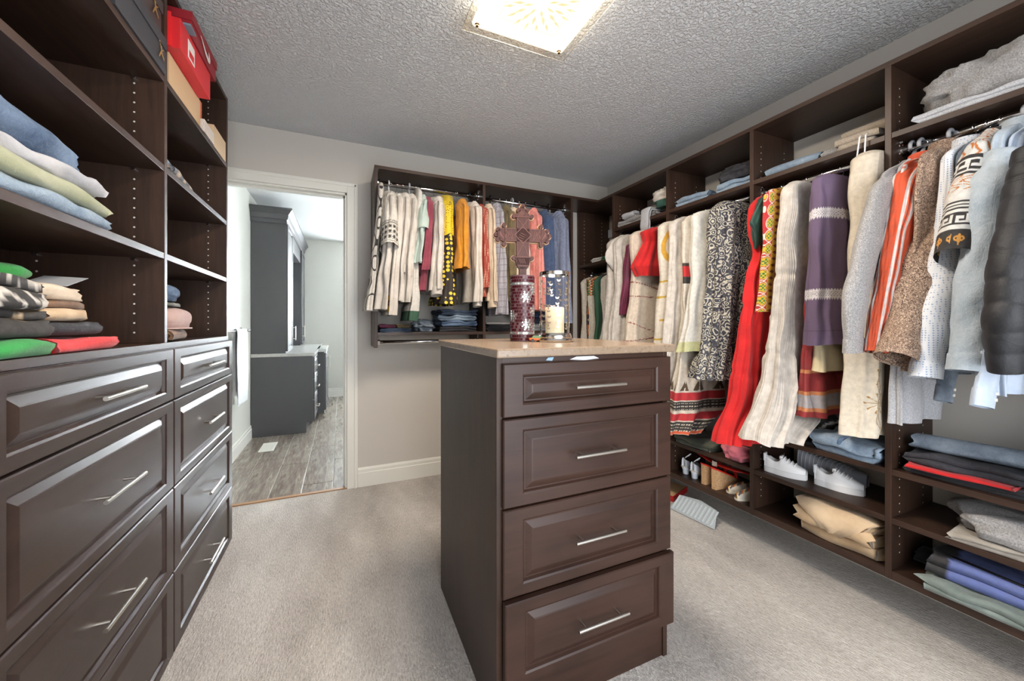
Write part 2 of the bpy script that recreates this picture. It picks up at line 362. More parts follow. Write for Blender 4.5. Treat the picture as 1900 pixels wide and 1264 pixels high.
# wood look floor planks, each its own piece, joints recessed
fb = struct(MB().box(BXL, BXR, YB+.03, BY1, -.06, -.006).build('floor_bathroom', plain('grey_grout', S(196, 190, 180), .8)))
def plankmat(i):
    t = NT('wood_look_tile_%d' % i); v = t.coord((9, 1.1, 1)); r = np.random.RandomState(i)
    n = t.noise(v, 3.5, 5, .7, 1.2); k = .86+.2*r.rand()
    t.col(t.ramp(n, [(.3, tuple(x*k for x in S(88, 78, 70))), (.52, tuple(x*k for x in S(134, 124, 114))), (.75, tuple(x*k for x in S(170, 162, 152)))])); t.p(Roughness=.22); return t.m
PM = [plankmat(i) for i in range(4)]
pw, pl = .196, .92; R = random.Random(4); meshes = {}
nx = int((BXR-BXL)/pw)+1
for i in range(nx):
    y = YB+.03-R.random()*pl
    while y < BY1:
        x0, x1 = BXL+i*pw+.002, min(BXL+(i+1)*pw-.002, BXR); y0, y1 = max(y+.002, YB+.032), min(y+pl-.002, BY1)
        if y1-y0 > .03 and x1-x0 > .02:
            key = (round(x1-x0, 3), round(y1-y0, 3), R.randrange(4))
            if key not in meshes:
                o = MB().box(-(x1-x0)/2, (x1-x0)/2, -(y1-y0)/2, (y1-y0)/2, -.006, 0, .0015).build('plank', PM[key[2]], fb, local=True); meshes[key] = o.data
            else:
                o = bpy.data.objects.new('plank', meshes[key]); COL.objects.link(o); o.parent = fb
            o.location = ((x0+x1)/2, (y0+y1)/2, 0)
        y += pl
# floor register
t = thing('floor_vent', 'white slotted floor register on the grey plank floor', 'vent', (-.62, 4.23, .001))
MB().box(-.06, .06, -.14, .14, 0, .004).build('frame', M_WHITE, t, local=True)
for i in range(9): MB().box(-.05, .05, -.125+i*.029, -.125+i*.029+.018, .004, .007).build('slat', M_WHITE, t, local=True)
# vanity: base cabinet, granite top, two towers joined by a crown
M_VAN = plain('charcoal_cabinet_paint', S(66, 66, 68), .42)
VY0, VY1, VX = 4.63, 6.72, -.275
t = thing('vanity_cabinet', 'charcoal grey bathroom base cabinet with drawers and toe kick', 'cabinet', (-.55, 5.6, 0))
MB().box(BXL+.002, VX, VY0, VY1, .11, .815).build('body', M_VAN, t)
MB().box(BXL+.002, VX-.06, VY0, VY1, 0, .11).build('toe_kick', M_VAN, t)
MB().box(VX, VX+.09, VY0+.62, VY1-.62, .06, .815).build('sink_section', M_VAN, t)
def rings(w, h, prof):
    "nested rectangles (inset, height) -> V,F centred in the (w,h) plane"
    V = []; Fc = []
    for ins, d, *e in prof:
        iy = ins-(e[0] if e else 0); V += [(-w/2+ins, -h/2+iy, d), (w/2-ins, -h/2+iy, d), (w/2-ins, h/2-iy, d), (-w/2+ins, h/2-iy, d)]
    for i in range(len(prof)-1):
        for k in range(4): Fc.append((4*i+k, 4*i+(k+1) % 4, 4*i+4+(k+1) % 4, 4*i+4+k))
    n = 4*(len(prof)-1); Fc += [(n, n+1, n+2, n+3), (3, 2, 1, 0)]
    return V, Fc
PANEL = lambda fr, t=.02: [(0, 0), (0, t-.003), (.003, t), (fr, t, .028), (fr+.005, t-.003, .028), (fr+.009, t-.011, .028), (fr+.013, t-.011, .028), (fr+.03, t-.003, .028), (fr+.034, t-.002, .028)]
def bar(parent, c, ax, out, L, mat=M_NI, r=.0055, post=.032, gap=.128, name='handle'):
    "bar pull centred at c along ax, standing off along out"
    c, ax, out = Vector(c), Vector(ax), Vector(out); m = MB()
    m.tube([c+out*post-ax*L/2, c+out*post+ax*L/2], r, 12)
    for s in (-1, 1): m.tube([c+ax*s*gap/2, c+out*post+ax*s*gap/2], r*.75, 8)
    return smooth_by_angle(m.build(name, mat, parent))
def front(parent, name, x, y0, y1, z0, z1, sign, mat, fr=.058, hL=.2, th=.02, axis='x', handle=True, gap=.128, hmat=None):
    "a raised panel drawer or door front on the plane axis = x"
    V, Fc = rings(y1-y0, z1-z0, PANEL(fr, th)); cy, cz = (y0+y1)/2, (z0+z1)/2
    if axis == 'x': P = [(x+sign*d, cy+a*sign, cz+b) for a, b, d in V]
    else: P = [(cy-a*sign, x+sign*d, cz+b) for a, b, d in V]
    o = new(name, P, Fc, mat, parent)
    if handle:
        c = (x+sign*(th-.002), cy, cz) if axis == 'x' else (cy, x+sign*(th-.002), cz)
        bar(o, c, (0, 1, 0) if axis == 'x' else (1, 0, 0), (sign, 0, 0) if axis == 'x' else (0, sign, 0), hL, gap=gap, mat=hmat or M_NI)
    return o
for j, (a, b) in enumerate(((VY0+.01, VY0+.61), (VY1-.61, VY1-.01))):
    for k, (z0, z1) in enumerate(((.12, .34), (.345, .565), (.57, .8))):
        front(t, 'drawer', VX, a, b, z0, z1, 1, M_VAN, .05, .14)
for a, b in ((VY0+.63, VY0+1.045), (VY0+1.05, VY1-.63)):
    front(t, 'door', VX+.09, a, b, .1, .8, 1, M_VAN, .05, handle=False)
    o = t.children[-1]; bar(o, (VX+.108, (VY0+1.045)-.05 if a < VY0+.7 else VY0+1.1, .66), (0, 0, 1), (1, 0, 0), .16)
MB().box(BXL+.002, VX+.025, VY0-.012, VY1, .815, .85, .004).box(VX, VX+.115, VY0+.6, VY1-.6, .815, .85, .004).solo('granite_counter', M_GRAN, 'speckled grey granite counter on the bathroom vanity', 'countertop')
t = thing('vanity_hutch', 'charcoal tower cabinets with crown moulding standing on the granite counter', 'cabinet', (-.68, 5.6, .851))
TX = -.525
MB().box(BXL+.002, TX, VY0+.005, VY0+.5, .851, 2.29).build('tower', M_VAN, t)
MB().box(BXL+.002, TX, VY1-.5, VY1-.005, .851, 2.29).build('tower', M_VAN, t)
MB().box(BXL+.002, TX, VY0+.5, VY1-.5, 2.02, 2.29).build('bridge', M_VAN, t)
for a in (VY0+.015, VY1-.49):
    o = front(t, 'door', TX, a, a+.475, .87, 2.2, 1, M_VAN, .06, handle=False)
    bar(o, (TX+.018, a+(.43 if a < 5 else .045), 1.05), (0, 0, 1), (1, 0, 0), .16)
crown = [(0, 2.2), (.012, 2.2), (.012, 2.235), (.022, 2.245), (.03, 2.29), (.06, 2.33), (.066, 2.335), (.066, 2.352), (0, 2.352)]
V = []; n = len(crown)
for y, k in ((VY0, -1), (VY1, 1)):
    pass
path = [(BXL+.002, VY0, 0, -1), (TX, VY0, 1, -1), (TX, VY1, 1, 0)]
for px, py, dx, dy in path: V += [(px+dx*a, py+dy*a, z) for a, z in crown]
Fc = []
for i in range(len(path)-1): Fc += [(i*n+k, i*n+(k+1) % n, (i+1)*n+(k+1) % n, (i+1)*n+k) for k in range(n)]
Fc += [list(range(n)), list(range(2*n, 3*n))]
new('crown_moulding', V, Fc, M_VAN, t)
MB().box(BXL+.002, BXL+.012, VY0+.5, VY1-.5, .98, 2.0).build('mirror', plain('mirror_glass', S(210, 214, 214), .03, 1), t)
t = thing('faucet', 'chrome widespread faucet on the granite counter', 'faucet', (-.72, 5.45, .851))
smooth_by_angle(MB().tube([(-.72, 5.45, .851), (-.72, 5.45, 1.02), (-.70, 5.45, 1.06), (-.66, 5.45, 1.065), (-.61, 5.45, 1.04)], .013, 10).build('spout', M_CH, t))
for s in (-1, 1): MB().tube([(-.72, 5.45+s*.1, .851), (-.72, 5.45+s*.1, .93)], .014, 10).tube([(-.72, 5.45+s*.1, .92), (-.66, 5.45+s*.14, .93)], .007, 8).build('tap_handle', M_CH, t)
# towel bar and towel by the doorway
t = thing('towel_bar', 'chrome towel bar on the bathroom wall beside the doorway', 'towel bar', (BXL, 3.75, 1.1))
MB().tube([(BXL+.075, 3.36, 1.1), (BXL+.075, 4.2, 1.1)], .008, 12).build('bar', M_CH, t, smooth=True)
for y in (3.38, 4.18): MB().tube([(BXL+.001, y, 1.1), (BXL+.012, y, 1.1)], .025, 16).tube([(BXL+.012, y, 1.1), (BXL+.085, y, 1.1)], .011, 12).build('bracket', M_CH, t, smooth=True)
def towel():
    sn = Sines(3); M, Nn = 60, 40; V = []
    path = [(.062, -.52+.52*i/20) for i in range(21)]+[(.075+.013*math.cos(math.pi-math.pi*i/8), .013*math.sin(math.pi-math.pi*i/8)) for i in range(1, 8)]+[(.088, -.6*i/24) for i in range(1, 25)]
    K = len(path); out = []
    for off in (0, 1):
        for i, (x, z) in enumerate(path):
            for j in range(Nn):
                y = 3.66+.36*j/(Nn-1); d = .006*float(sn(0, y*3, z*1.2, 1.2))*min(1, abs(z)*5)
                nx_ = -1 if i < 21 else 1
                out.append((BXL+x+(d+.004*off*1)*(nx_ if z < -.001 else 0), y+.02*float(sn(0, 1, z, 1.5))*abs(z), 1.1+z+(.004*off if z >= -.001 else 0)))
    Fc = []
    for off in (0, 1):
        b = off*K*Nn
        for i in range(K-1):
            for j in range(Nn-1):
                f = (b+i*Nn+j, b+i*Nn+j+1, b+(i+1)*Nn+j+1, b+(i+1)*Nn+j); Fc.append(f if off else f[::-1])
    solo('towel', out, Fc, fabric('white_terry', S(232, 234, 236), S(212, 214, 218), 200, .6, 500), 'white bath towel folded over the chrome towel bar', 'towel', smooth=True)
towel()

# ------------------------------------------------------------------ cabinetry on the left wall
LXD, LXP, LY0, LYM, LY1 = -.55, -.55, .905, 1.697, 2.492
GR = 'drawer cabinets along the left wall'
for lab, a, b in (('espresso four-drawer cabinet below the folded denim and bright clothes', LY0, LYM+.006), ('espresso four-drawer cabinet beside the bathroom doorway', LYM+.006, LY1)):
    t = thing('drawer_cabinet', lab, 'cabinet', (-.74, (a+b)/2, 0), group=GR)
    MB().box(XL+.002, LXD-.001, a+.001, b-.001, 0, 1.0735).build('body', M_V, t)
    for z0, z1 in ((.897, 1.072), (.593, .891), (.299, .587), (.012, .293)):
        front(t, 'drawer', LXD, a+.004, b-.003, z0, z1, 1, M_DL)
MB().box(XL+.002, LXD+.002, LY0, LY1+.001, 1.0745, 1.094, .001).solo('countertop', M_HY, 'espresso wood top running over both left drawer cabinets', 'countertop')
t = thing('shelf_hutch', 'tall espresso open shelving standing on the left drawer cabinets', 'shelving', (-.74, 1.7, 1.0945))
LP = [(LY0, LY0+.022), (1.686, 1.708), (2.471, 2.492)]; LS = [1.381, 1.681, 1.985]
def pins(parent, cols, zs, y, dy, axis='y'):
    m = MB()
    for c in cols:
        for z in zs:
            r = .0033; q = [(r*math.cos(k*1.0472), r*math.sin(k*1.0472)) for k in range(6)]
            if axis == 'y': m.add([(c+p[0], y+dy, z+p[1]) for p in q], [list(range(6)) if dy < 0 else list(range(6))[::-1]])
            else: m.add([(y+dy, c+p[0], z+p[1]) for p in q], [list(range(6))])
    o = stuff(m.build('pin_hole', M_PIN, parent)); return o
for a, b in LP:
    o = MB().box(XL+.002, LXP, a, b, 1.0945, 2.358, .001).build('side_panel', M_V, t)
    zs = [1.13+.032*i for i in range(38)]
    zs = [z for z in zs if all(abs(z-s-.01) > .02 for s in LS)]
    pins(o, (-.629, -.859), zs, a, -.0008)
for i in range(2):
    a, b = LP[i][1], LP[i+1][0]
    for z in LS:
        o = MB().box(XL+.014, LXP-.001, a, b, z, z+.021, .001).build('shelf', M_HY, t)
        for c in (-.629, -.859): MB().tube([(c, b-.012, z-.006), (c, b-.001, z-.006)], .006, 8).build('shelf_support', M_CH, o)
    MB().box(XL+.002, LXP-.001, a, b, 2.338, 2.358, .001).build('top_panel', M_HY, t)
    MB().box(XL+.002, XL+.012, a, b, 1.0945, 2.338).build('back_panel', M_V, t)

# ------------------------------------------------------------------ wall-hung shelving: back wall and right wall
UY, UX, UT, TH = 2.62, 1.948, 2.182, .02
def rod(parent, p0, p1, r=.013):
    o = MB().tube([p0, p1], r, 14).build('hanging_rod', M_CH, parent, smooth=True)
    d = (Vector(p1)-Vector(p0)).normalized()
    for p, s in ((p0, 1), (p1, -1)):
        p = Vector(p); m = MB().tube([p, p+d*s*.004], .026, 16).tube([p, p+d*s*.022], .018, 14)
        m.box(p.x-.006, p.x+.006, p.y-.006, p.y+.006, p.z+.01, p.z+.045); m.build('rod_bracket', M_CH, o, smooth=False)
    return o
t = thing('hanging_closet_unit', 'wall-hung espresso closet unit with coat rods beside the doorway', 'shelving', (.95, 2.78, 1.003))
BPX = [.198, .936, 1.680]
for k, x in enumerate(BPX):
    o = MB().box(x, x+TH, UY, YB-.002, 1.003, UT-TH, .001).build('side_panel', M_V, t)
    for c, dx in ((2.69, 1), (2.87, 1)): pass
    pins(o, (2.70, 2.88), [1.15+.032*i for i in range(31)], x, -.0008, 'x')
MB().box(BPX[0], UX, UY, YB-.002, UT-TH, UT, .001).build('top_panel', M_HX, t)
BR = []
for i in range(2):
    a, b = BPX[i]+TH, BPX[i+1]
    MB().box(a, b, UY+.002, YB-.004, 1.083, 1.103, .001).build('shelf', M_HX, t)
    BR.append(rod(t, (a, 2.72, 2.105-.012*i), (b, 2.72, 2.105-.012*i)))
    rod(t, (a, 2.72, 1.035), (b, 2.72, 1.035))
    MB().box(a, b, YB-.016, YB-.002, 1.955, 2.03).build('wall_rail', plain('pale_grey_rail', S(206, 214, 224), .35), t)
t = thing('closet_shelving_unit', 'wall-hung espresso closet shelving with panels down the right wall', 'shelving', (2.12, 1.5, .18))
PY = [.21, .766, 1.312, 1.877, 2.425, 2.912]
for k, y in enumerate(PY):
    o = MB().box(UX, XRW-.002, y, y+TH, .168, UT-TH, .001).build('side_panel', M_V, t)
    cols = (UX+.06, XRW-.09)
    zs = [.26+.032*i for i in range(58)]
    pins(o, cols, zs, y, -.0008)
MB().box(UX, XRW-.002, PY[0], YB-.002, UT-TH, UT, .001).build('top_panel', M_HY, t)
RZ = 1.845
for i in range(5):
    a, b = PY[i]+TH, PY[i+1]
    lv = [.18, .385, .573, 1.878] if i in (0, 1) else ([.18, .385, 1.878] if i < 4 else [.18, 1.655])
    for z in lv:
        o = MB().box(UX+.001, XRW-.004, a, b, z if z > .2 else .168, z+TH+.002, .001).build('shelf', M_HY, t)
        if z > .5:
            for c in (UX+.06, XRW-.09): MB().tube([(c, b-.012, z-.005), (c, b-.001, z-.005)], .005, 8).build('shelf_support', M_CH, o)
    MB().box(XRW-.016, XRW-.003, a, b, 1.955, 2.03).build('wall_rail', MATS['pale_grey_rail'], t)
    xr = 2.03 if i < 4 else 2.10
    rod(t, (xr, a, RZ if i < 4 else 1.60), (xr, b, RZ if i < 4 else 1.60))

# ------------------------------------------------------------------ island
t = thing('island_cabinet', 'espresso four-drawer island cabinet standing on the carpet', 'cabinet', (.725, 1.34, 0))
mb = MB().box(.402, .42, 1.012, 1.675, 0, 1.0625, .001).box(1.026, 1.044, 1.012, 1.675, .0, 1.0625, .001).box(.42, 1.026, 1.03, 1.675, .13, 1.0625)
mb.build('body', M_V, t)
MB().box(.42, 1.026, 1.018, 1.03, 0, .13).build('plinth', M_DR, t)
MB().box(.42, 1.026, 1.014, 1.03, 1.045, 1.0625).build('top_rail', M_DR, t)
for i, (z0, z1, y) in enumerate(((.894, 1.046, 1.0), (.637, .888, 1.0), (.381, .631, 1.0), (.133, .376, .986))):
    o = front(t, 'drawer', y+.016, .417, 1.046, z0, z1, -1, M_DR, .06, .185, axis='y')
    o['label'] = ['shallow top drawer with satin bar handle', 'second drawer', 'third drawer', 'bottom drawer pulled slightly open'][i]
    MB().box(.44, 1.005, y+.017, 1.05, z0+.03, z1-.03).build('drawer_box', M_DARK, o)
solo('stone_worktop', *(lambda m: (m.V, m.F))(MB().box(.392, 1.054, .984, 1.685, 1.0635, 1.0895, .005)), M_TOP, 'brown speckled stone-look worktop on the island', 'countertop')
# pieces of paper caught under the worktop edge
solo('paper_tag', *(lambda m: (m.V, m.F))(MB().prism([(-.055, 0), (-.03, .008), (.035, .008), (.055, 0), (0, -.004)], 0, .001, lambda x, y, z: (.70+x, 1.0135-z, 1.0495+y))), plain('white_paper', S(226, 232, 238), .6), 'white slip of paper stuck under the island worktop edge', 'paper')
solo('blue_sticker', *(lambda m: (m.V, m.F))(MB().prism([(-.014, 0), (-.006, .008), (.014, .009), (.008, -.002)], 0, .001, lambda x, y, z: (.575+x, 1.0135-z, 1.05+y))), plain('blue_paper', S(150, 184, 206), .6), 'small pale blue sticker under the island worktop edge', 'sticker')

# ------------------------------------------------------------------ ceiling lamp
def emit(name, c, s, base=None):
    t_ = NT(name); t_.col(base or c); t_.p(Roughness=.4); t_.set(t_.b.inputs['Emission Color'], c+(1,) if len(c) == 3 else c); t_.b.inputs['Emission Strength'].default_value = s; return t_.m
t = thing('ceiling_lamp', 'square frosted glass flush ceiling lamp with brass screws', 'lamp', (.69, 1.28, ZC))
lx0, lx1, ly0, ly1, lz = .45, .93, 1.04, 1.52, 2.36
def rsq(x0, x1, y0, y1, r, n=6):
    P = []
    for cx, cy, q in ((x1-r, y1-r, 0), (x0+r, y1-r, 90), (x0+r, y0+r, 180), (x1-r, y0+r, 270)):
        P += [(cx+r*math.cos(math.radians(q+90*i/n)), cy+r*math.sin(math.radians(q+90*i/n))) for i in range(n+1)]
    return P
WARM = (1.0, .84, .62)
MB().prism(rsq(lx0+.03, lx1-.03, ly0+.03, ly1-.03, .02), lz+.0085, lz+.0115).build('frosted_diffuser', emit('lamp_diffuser', (1.0, .97, .92), LAMP_EMIT), t)
g = NT('lamp_clear_glass'); g.col((1, .96, .88)).p(Roughness=.03, Transmission_Weight=1.0, IOR=1.25)
MB().box(lx0, lx1, ly0, ly1, lz, lz+.006, .001).build('glass_plate', g.m, t)
MB().box(lx0+.15, lx1-.15, ly0+.15, ly1-.15, lz+.045, ZC-.001).build('canopy', plain('lamp_pan', S(235, 232, 226), .5), t)
lo = area('ceiling_lamp_light', (.69, 1.28, lz-.004), (0, 0, 0), .44, .44, LAMP_W, (1.0, .88, .74)); lo.parent = t; lo.location = (0, 0, lz-.004-ZC)
lu = area('ceiling_lamp_uplight', (0, 0, 0), (math.pi, 0, 0), .4, .4, 1.6, (1.0, .86, .66)); lu.parent = t; lu.location = (0, 0, lz+.014-ZC)
me_ = emit('lamp_etched', (1.0, .76, .5), LAMP_EMIT*.8)
m = MB(); cx, cy = .69, 1.28
for ringr, n, ln, wd in ((.03, 8, .04, .012), (.06, 14, .05, .014), (.1, 18, .045, .012)):
    for i in range(n):
        q = 2*math.pi*i/n+ringr*9; d = (math.cos(q), math.sin(q)); e = (-d[1], d[0])
        m.prism([(cx+d[0]*(ringr+a)+e[0]*b, cy+d[1]*(ringr+a)+e[1]*b) for a, b in ((0, 0), (ln*.4, wd/2), (ln, 0), (ln*.4, -wd/2))][::-1], lz+.0065, lz+.008)
m.build('etched_flower', me_, t)
m = MB()
for a, b, c, d in ((.57, .81, 1.155, 1.158), (.57, .81, 1.402, 1.405), (.565, .568, 1.158, 1.402), (.812, .815, 1.158, 1.402)): m.box(a, b, c, d, lz+.0065, lz+.008)
m.build('etched_border', emit('lamp_etched_line', (1.0, .84, .66), LAMP_EMIT*.9), t)
for x in (lx0+.05, lx1-.05):
    for y in (ly0+.05, ly1-.05): smooth_by_angle(MB().lathe([(0, -.007), (.007, -.006), (.0095, 0), (.0095, .002)], (x, y, lz), 16).tube([(x, y, lz+.002), (x, y, lz+.06)], .003, 8).build('screw', plain('antique_brass', S(120, 92, 62), .35, 1), t))

# >>> objects
# ------------------------------------------------------------------ clothes on hangers
HC = {}
def hanger(loc, ax, kind, label, group, drop=.052, half=.19):
    "ax: unit vector from the rod towards the room; arms lie along it"
    if kind == 'wire': mat, r = M_CH, .0022
    elif kind == 'black': mat, r = M_PL_BLK, .005
    elif kind == 'grey': mat, r = M_PL_GREY, .0065
    else: mat, r = M_PL_WHT, .005
    ax = Vector(ax); Z = Vector((0, 0, 1)); L = Vector(loc); R0 = .0145+r
    t = thing('clothes_hanger', label, 'hanger', loc, group=group)
    key = (kind, round(drop, 3), tuple(round(c, 2) for c in ax))
    if key not in HC:
        P = [ax*(R0*math.cos(math.radians(q)))+Z*(R0*math.sin(math.radians(q))) for q in range(-30, 181, 15)]
        P += [-ax*R0*.6+Z*-.02, Z*-.03, Z*-drop]
        a = MB().tube(P, r, 8).build('hook', mat, t, smooth=True, local=True)
        k = r*.9 if kind == 'wire' else .006
        b = MB().tube([-ax*half+Z*(-drop-.062), -ax*half*.5+Z*(-drop-.03), Z*-drop, ax*half*.5+Z*(-drop-.03), ax*half+Z*(-drop-.062), ax*half*.97+Z*(-drop-.068), -ax*half*.97+Z*(-drop-.068)], k, 8).build('shoulder_bar', mat, t, smooth=True, local=True)
        HC[key] = (a.data, b.data)
    else:
        for n_, d in zip(('hook', 'shoulder_bar'), HC[key]):
            o = bpy.data.objects.new(n_, d); COL.objects.link(o); o.parent = t
    return t
def smoothprof(prof, s):
    "prof rows: (drop, amin, amax, thickness) resampled at s in 0..1 of the drop range"
    P = np.array(prof, float); d = P[0, 0]+s*(P[-1, 0]-P[0, 0]); out = []
    for c in range(1, 4):
        y = np.interp(d, P[:, 0], P[:, c]); y = np.convolve(np.pad(y, 2, 'edge'), [.1, .2, .4, .2, .1], 'valid'); out.append(y)
    return d, out
SEED = [10]
GARMS = []
def garment(*a, **k): GARMS.append((a, k))
def make_garment(name, label, cat, wall, s, prof, mat, sleeve=None, folds=(7, .008, .02), paint=None, N=72, M=64, hang='wire', zr=None, xr=None, yaw=0, hem=.008, group='clothes', collar=None, lean=0, noh=False, crinkle=None, tiers=None, zfloor=None, nb=(), skew=None):
    """one garment on its hanger. Local axes: a = towards the room, b = along the rod, d = drop below the rod.
    folds = (count, amplitude at the top, amplitude at the hem)"""
    SEED[0] += 1; sn = Sines(SEED[0]); ph = SEED[0]*1.7
    if wall == 'R': loc = Vector((xr or 2.03, s, zr or RZ)); ax = Vector((-1, 0, 0)); bx = Vector((0, 1, 0))
    else: loc = Vector((s, 2.72, zr or 2.105)); ax = Vector((0, -1, 0)); bx = Vector((1, 0, 0))
    rz = Matrix.Rotation(math.radians(yaw), 3, 'Z'); ax = rz @ ax; bx = rz @ bx
    if skew is None: skew = (-.075*max(0, 1-(s-.2)/.8) if wall == 'B' else (.05 if 1.05 < s < 2.4 and not zr else .015 if s > .8 else .03))
    def dv(d):                       # rows given as a measured picture height are turned into a drop
        if d < 20: return d
        X, Y = ((loc.x-.2, loc.y) if wall == 'R' else (loc.x, loc.y-.18)); return loc.z-z_at(X, Y, d)
    if wall == 'B': prof = [(p[0], p[1], p[2]+(.03 if i_ > 2 else 0), p[3]*1.45) for i_, p in enumerate(prof)]
    prof = [(dv(p[0]),)+tuple(p[1:]) for p in prof]
    ss = np.linspace(0, 1, M); d, (a0, a1, th) = smoothprof(prof, ss)
    q = np.linspace(0, 2*math.pi, N, endpoint=False)
    cq, sq = np.cos(q), np.sin(q); ca = np.sign(cq)*np.abs(cq)**.75; sb = np.sign(sq)*np.abs(sq)**.7
    A = (a0+a1)[:, None]/2+((a1-a0)/2)[:, None]*ca[None]; Bv = (th/2)[:, None]*sb[None]
    D = np.repeat(d[:, None], N, 1); n1, f0, f1 = folds
    grow = (f0+(f1-f0)*ss**1.4)*np.clip(ss*9, 0, 1)
    wv = np.sin(n1*q[None]+ph+1.1*sn(ss*1.5, 0, 0, .8)[:, None])+.55*np.sin((n1*1.73 // 1)*q[None]-ph+1.4*sn(0, ss*1.5, 0, .9)[:, None])
    disp = grow[:, None]*wv*.7
    if crinkle: disp = disp+crinkle[1]*np.sin(crinkle[0]*q[None]+2*sn(ss*2, 1, 0, 1)[:, None])*np.clip(ss*6, 0, 1)[:, None]
    if tiers:
        for ts in tiers: disp = disp-.007*np.exp(-((ss-ts)/.012)**2)[:, None]+.006*np.clip((ss-ts)/.03, 0, 1)[:, None]*np.exp(-np.clip(ss-ts, 0, 9)/.1)[:, None]
    A2 = A+ca*disp*.8; B2 = Bv+sb*disp+.35*grow[:, None]*np.sin(9*A/(.2)+ph)
    wr = .0045*sn(A*2.2, Bv*2, D*1.3, 3.2)+.003*sn(A*2, Bv*2, D*.8, 7)
    B2 = B2+wr*np.clip(ss*8, 0, 1)[:, None]; A2 = A2+.6*wr
    hemn = hem*sn(A, Bv*2, 0, 3)*(ss**8)[:, None]; D2 = D+hemn
    A2 = A2+lean*(ss[:, None]**1.3)
    for ds, n0, n1, nbot in nb:      # neighbours on the rod press the cloth flat where they hang
        occ = np.clip((nbot+.03-D2)/.03, 0, 1)*np.clip((n1+.02-A2)/.03, 0, 1)*np.clip((A2-n0+.02)/.03, 0, 1); lim = ds/2-math.copysign(.0015, ds)
        B2 = B2+occ*((np.minimum(B2, lim) if ds > 0 else np.maximum(B2, lim))-B2)
    B2 = B2+skew*(ss**1.3)[:, None]; Ld = prof[-1][0]
    if wall == 'R':                  # cloth squeezed between the panels, hem pushed out in front of the low shelves
        fz = zfloor; Zw = loc.z-D2
        if fz:
            w = np.clip((fz+.16-Zw)/.16, 0, 1); w = w*w*(3-2*w); lo_, hi_ = A2.min(1)[:, None], A2.max(1)[:, None]; a_in = loc.x-UX+.012
            A2 = A2*(1-w)+w*(a_in+(A2-lo_)*(np.maximum(hi_, a_in+.07)-a_in)/np.maximum(hi_-lo_, .01))
        bays = [(PY[i]+TH, PY[i+1]) for i in range(5)]; b0, b1 = min(bays, key=lambda q_: abs((q_[0]+q_[1])/2-s)); soft = np.clip((loc.x-A2-(UX-.03))/.03, 0, 1)
        B2 = B2+soft*(np.clip(B2, b0+.004-s, b1-.004-s)-B2); A2 = np.maximum(A2, loc.x-2.283)
    else:
        bays = [(BPX[0]+TH, BPX[1]), (BPX[1]+TH, BPX[2])]; b0, b1 = min(bays, key=lambda q_: abs((q_[0]+q_[1])/2-s)); soft = np.clip((loc.y-A2-(UY-.03))/.03, 0, 1)
        B2 = B2+soft*(np.clip(B2, b0+.003-s, b1-.003-s)-B2); A2 = np.maximum(A2, loc.y-2.93)
    V = (np.array(ax)[None, None]*A2[..., None]+np.array(bx)[None, None]*B2[..., None]-np.array([0, 0, 1.])[None, None]*D2[..., None]).reshape(-1, 3)
    idx = np.arange(M*N).reshape(M, N); nx_ = np.roll(idx, -1, 1)
    Fc = np.stack([idx[:-1], idx[1:], nx_[1:], nx_[:-1]], -1).reshape(-1, 4).tolist(); Fc.append(idx[0].tolist())
    has_parts = bool(sleeve or collar)
    cols = None
    if paint is not None: cols = paint(A.ravel(), B2.ravel(), D.ravel(), np.repeat(q[None], M, 0).ravel(), np.repeat(ss[:, None], N, 1).ravel())
    if has_parts:
        root = thing(name, label, cat, loc, group=group); new('body', V, Fc, mat, root, True, cols, local=True)
    else:
        root = new(name, V, Fc, mat, None, True, cols); root.location = loc; tag(root, label, cat, group)
    fr = lambda a, b, d_: ax*a+bx*(b+skew*(max(0, d_-.08)/max(Ld, .3))**1.3)-Vector((0, 0, 1))*d_
    SLEEVE_CLAMP[0] = (1, b0+.005-s, b1-.005-s, 0, UX-.006-loc.x) if wall == 'R' else (0, b0+.004-s, b1-.004-s, 1, UY-.006-loc.y)
    for sl in (sleeve or []):
        sleeve_part(root, fr, [(p[0], p[1], dv(p[2])) for p in sl['path']], sl['r'], sl.get('mat', mat), sl.get('paint'), sl.get('N', 30), sl.get('M', 46), sl.get('wr', .006), sl.get('name', 'sleeve'), max(.62, sl.get('flat', .45)) if wall == 'B' else sl.get('flat', .45), sl.get('quilt'))
        if sl.get('cuff'):
            p = [(p_[0], p_[1], dv(p_[2])) for p_ in sl['path']][-2:]; e = Vector(p[1]); g_ = (Vector(p[1])-Vector(p[0])).normalized()
            c0 = e-g_*.055; rr = sl['r'][-1]
            o = sleeve_part(root, fr, [tuple(c0), tuple(c0+g_*.03), tuple(e+g_*.006)], [rr*1.13, rr*1.14, rr*1.14], sl['cuff'] if not isinstance(sl['cuff'], bool) else mat, None, 24, 6, .001, 'cuff', max(.62, sl.get('flat', .45)) if wall == 'B' else sl.get('flat', .45))
            if sl.get('buttons'):
                for kk in range(sl['buttons']):
                    pb = c0+g_*(.02+.018*kk); w_ = fr(pb[0]-rr*.25, pb[1]-rr*sl.get('flat', .45)*1.12, pb[2])
                    MB().tube([w_, w_-bx*.003], .005, 10).build('button', plain('button_dark', S(60, 46, 40), .3) if sl.get('bdark') else plain('button_shell', S(226, 220, 210), .3), root, local=True)
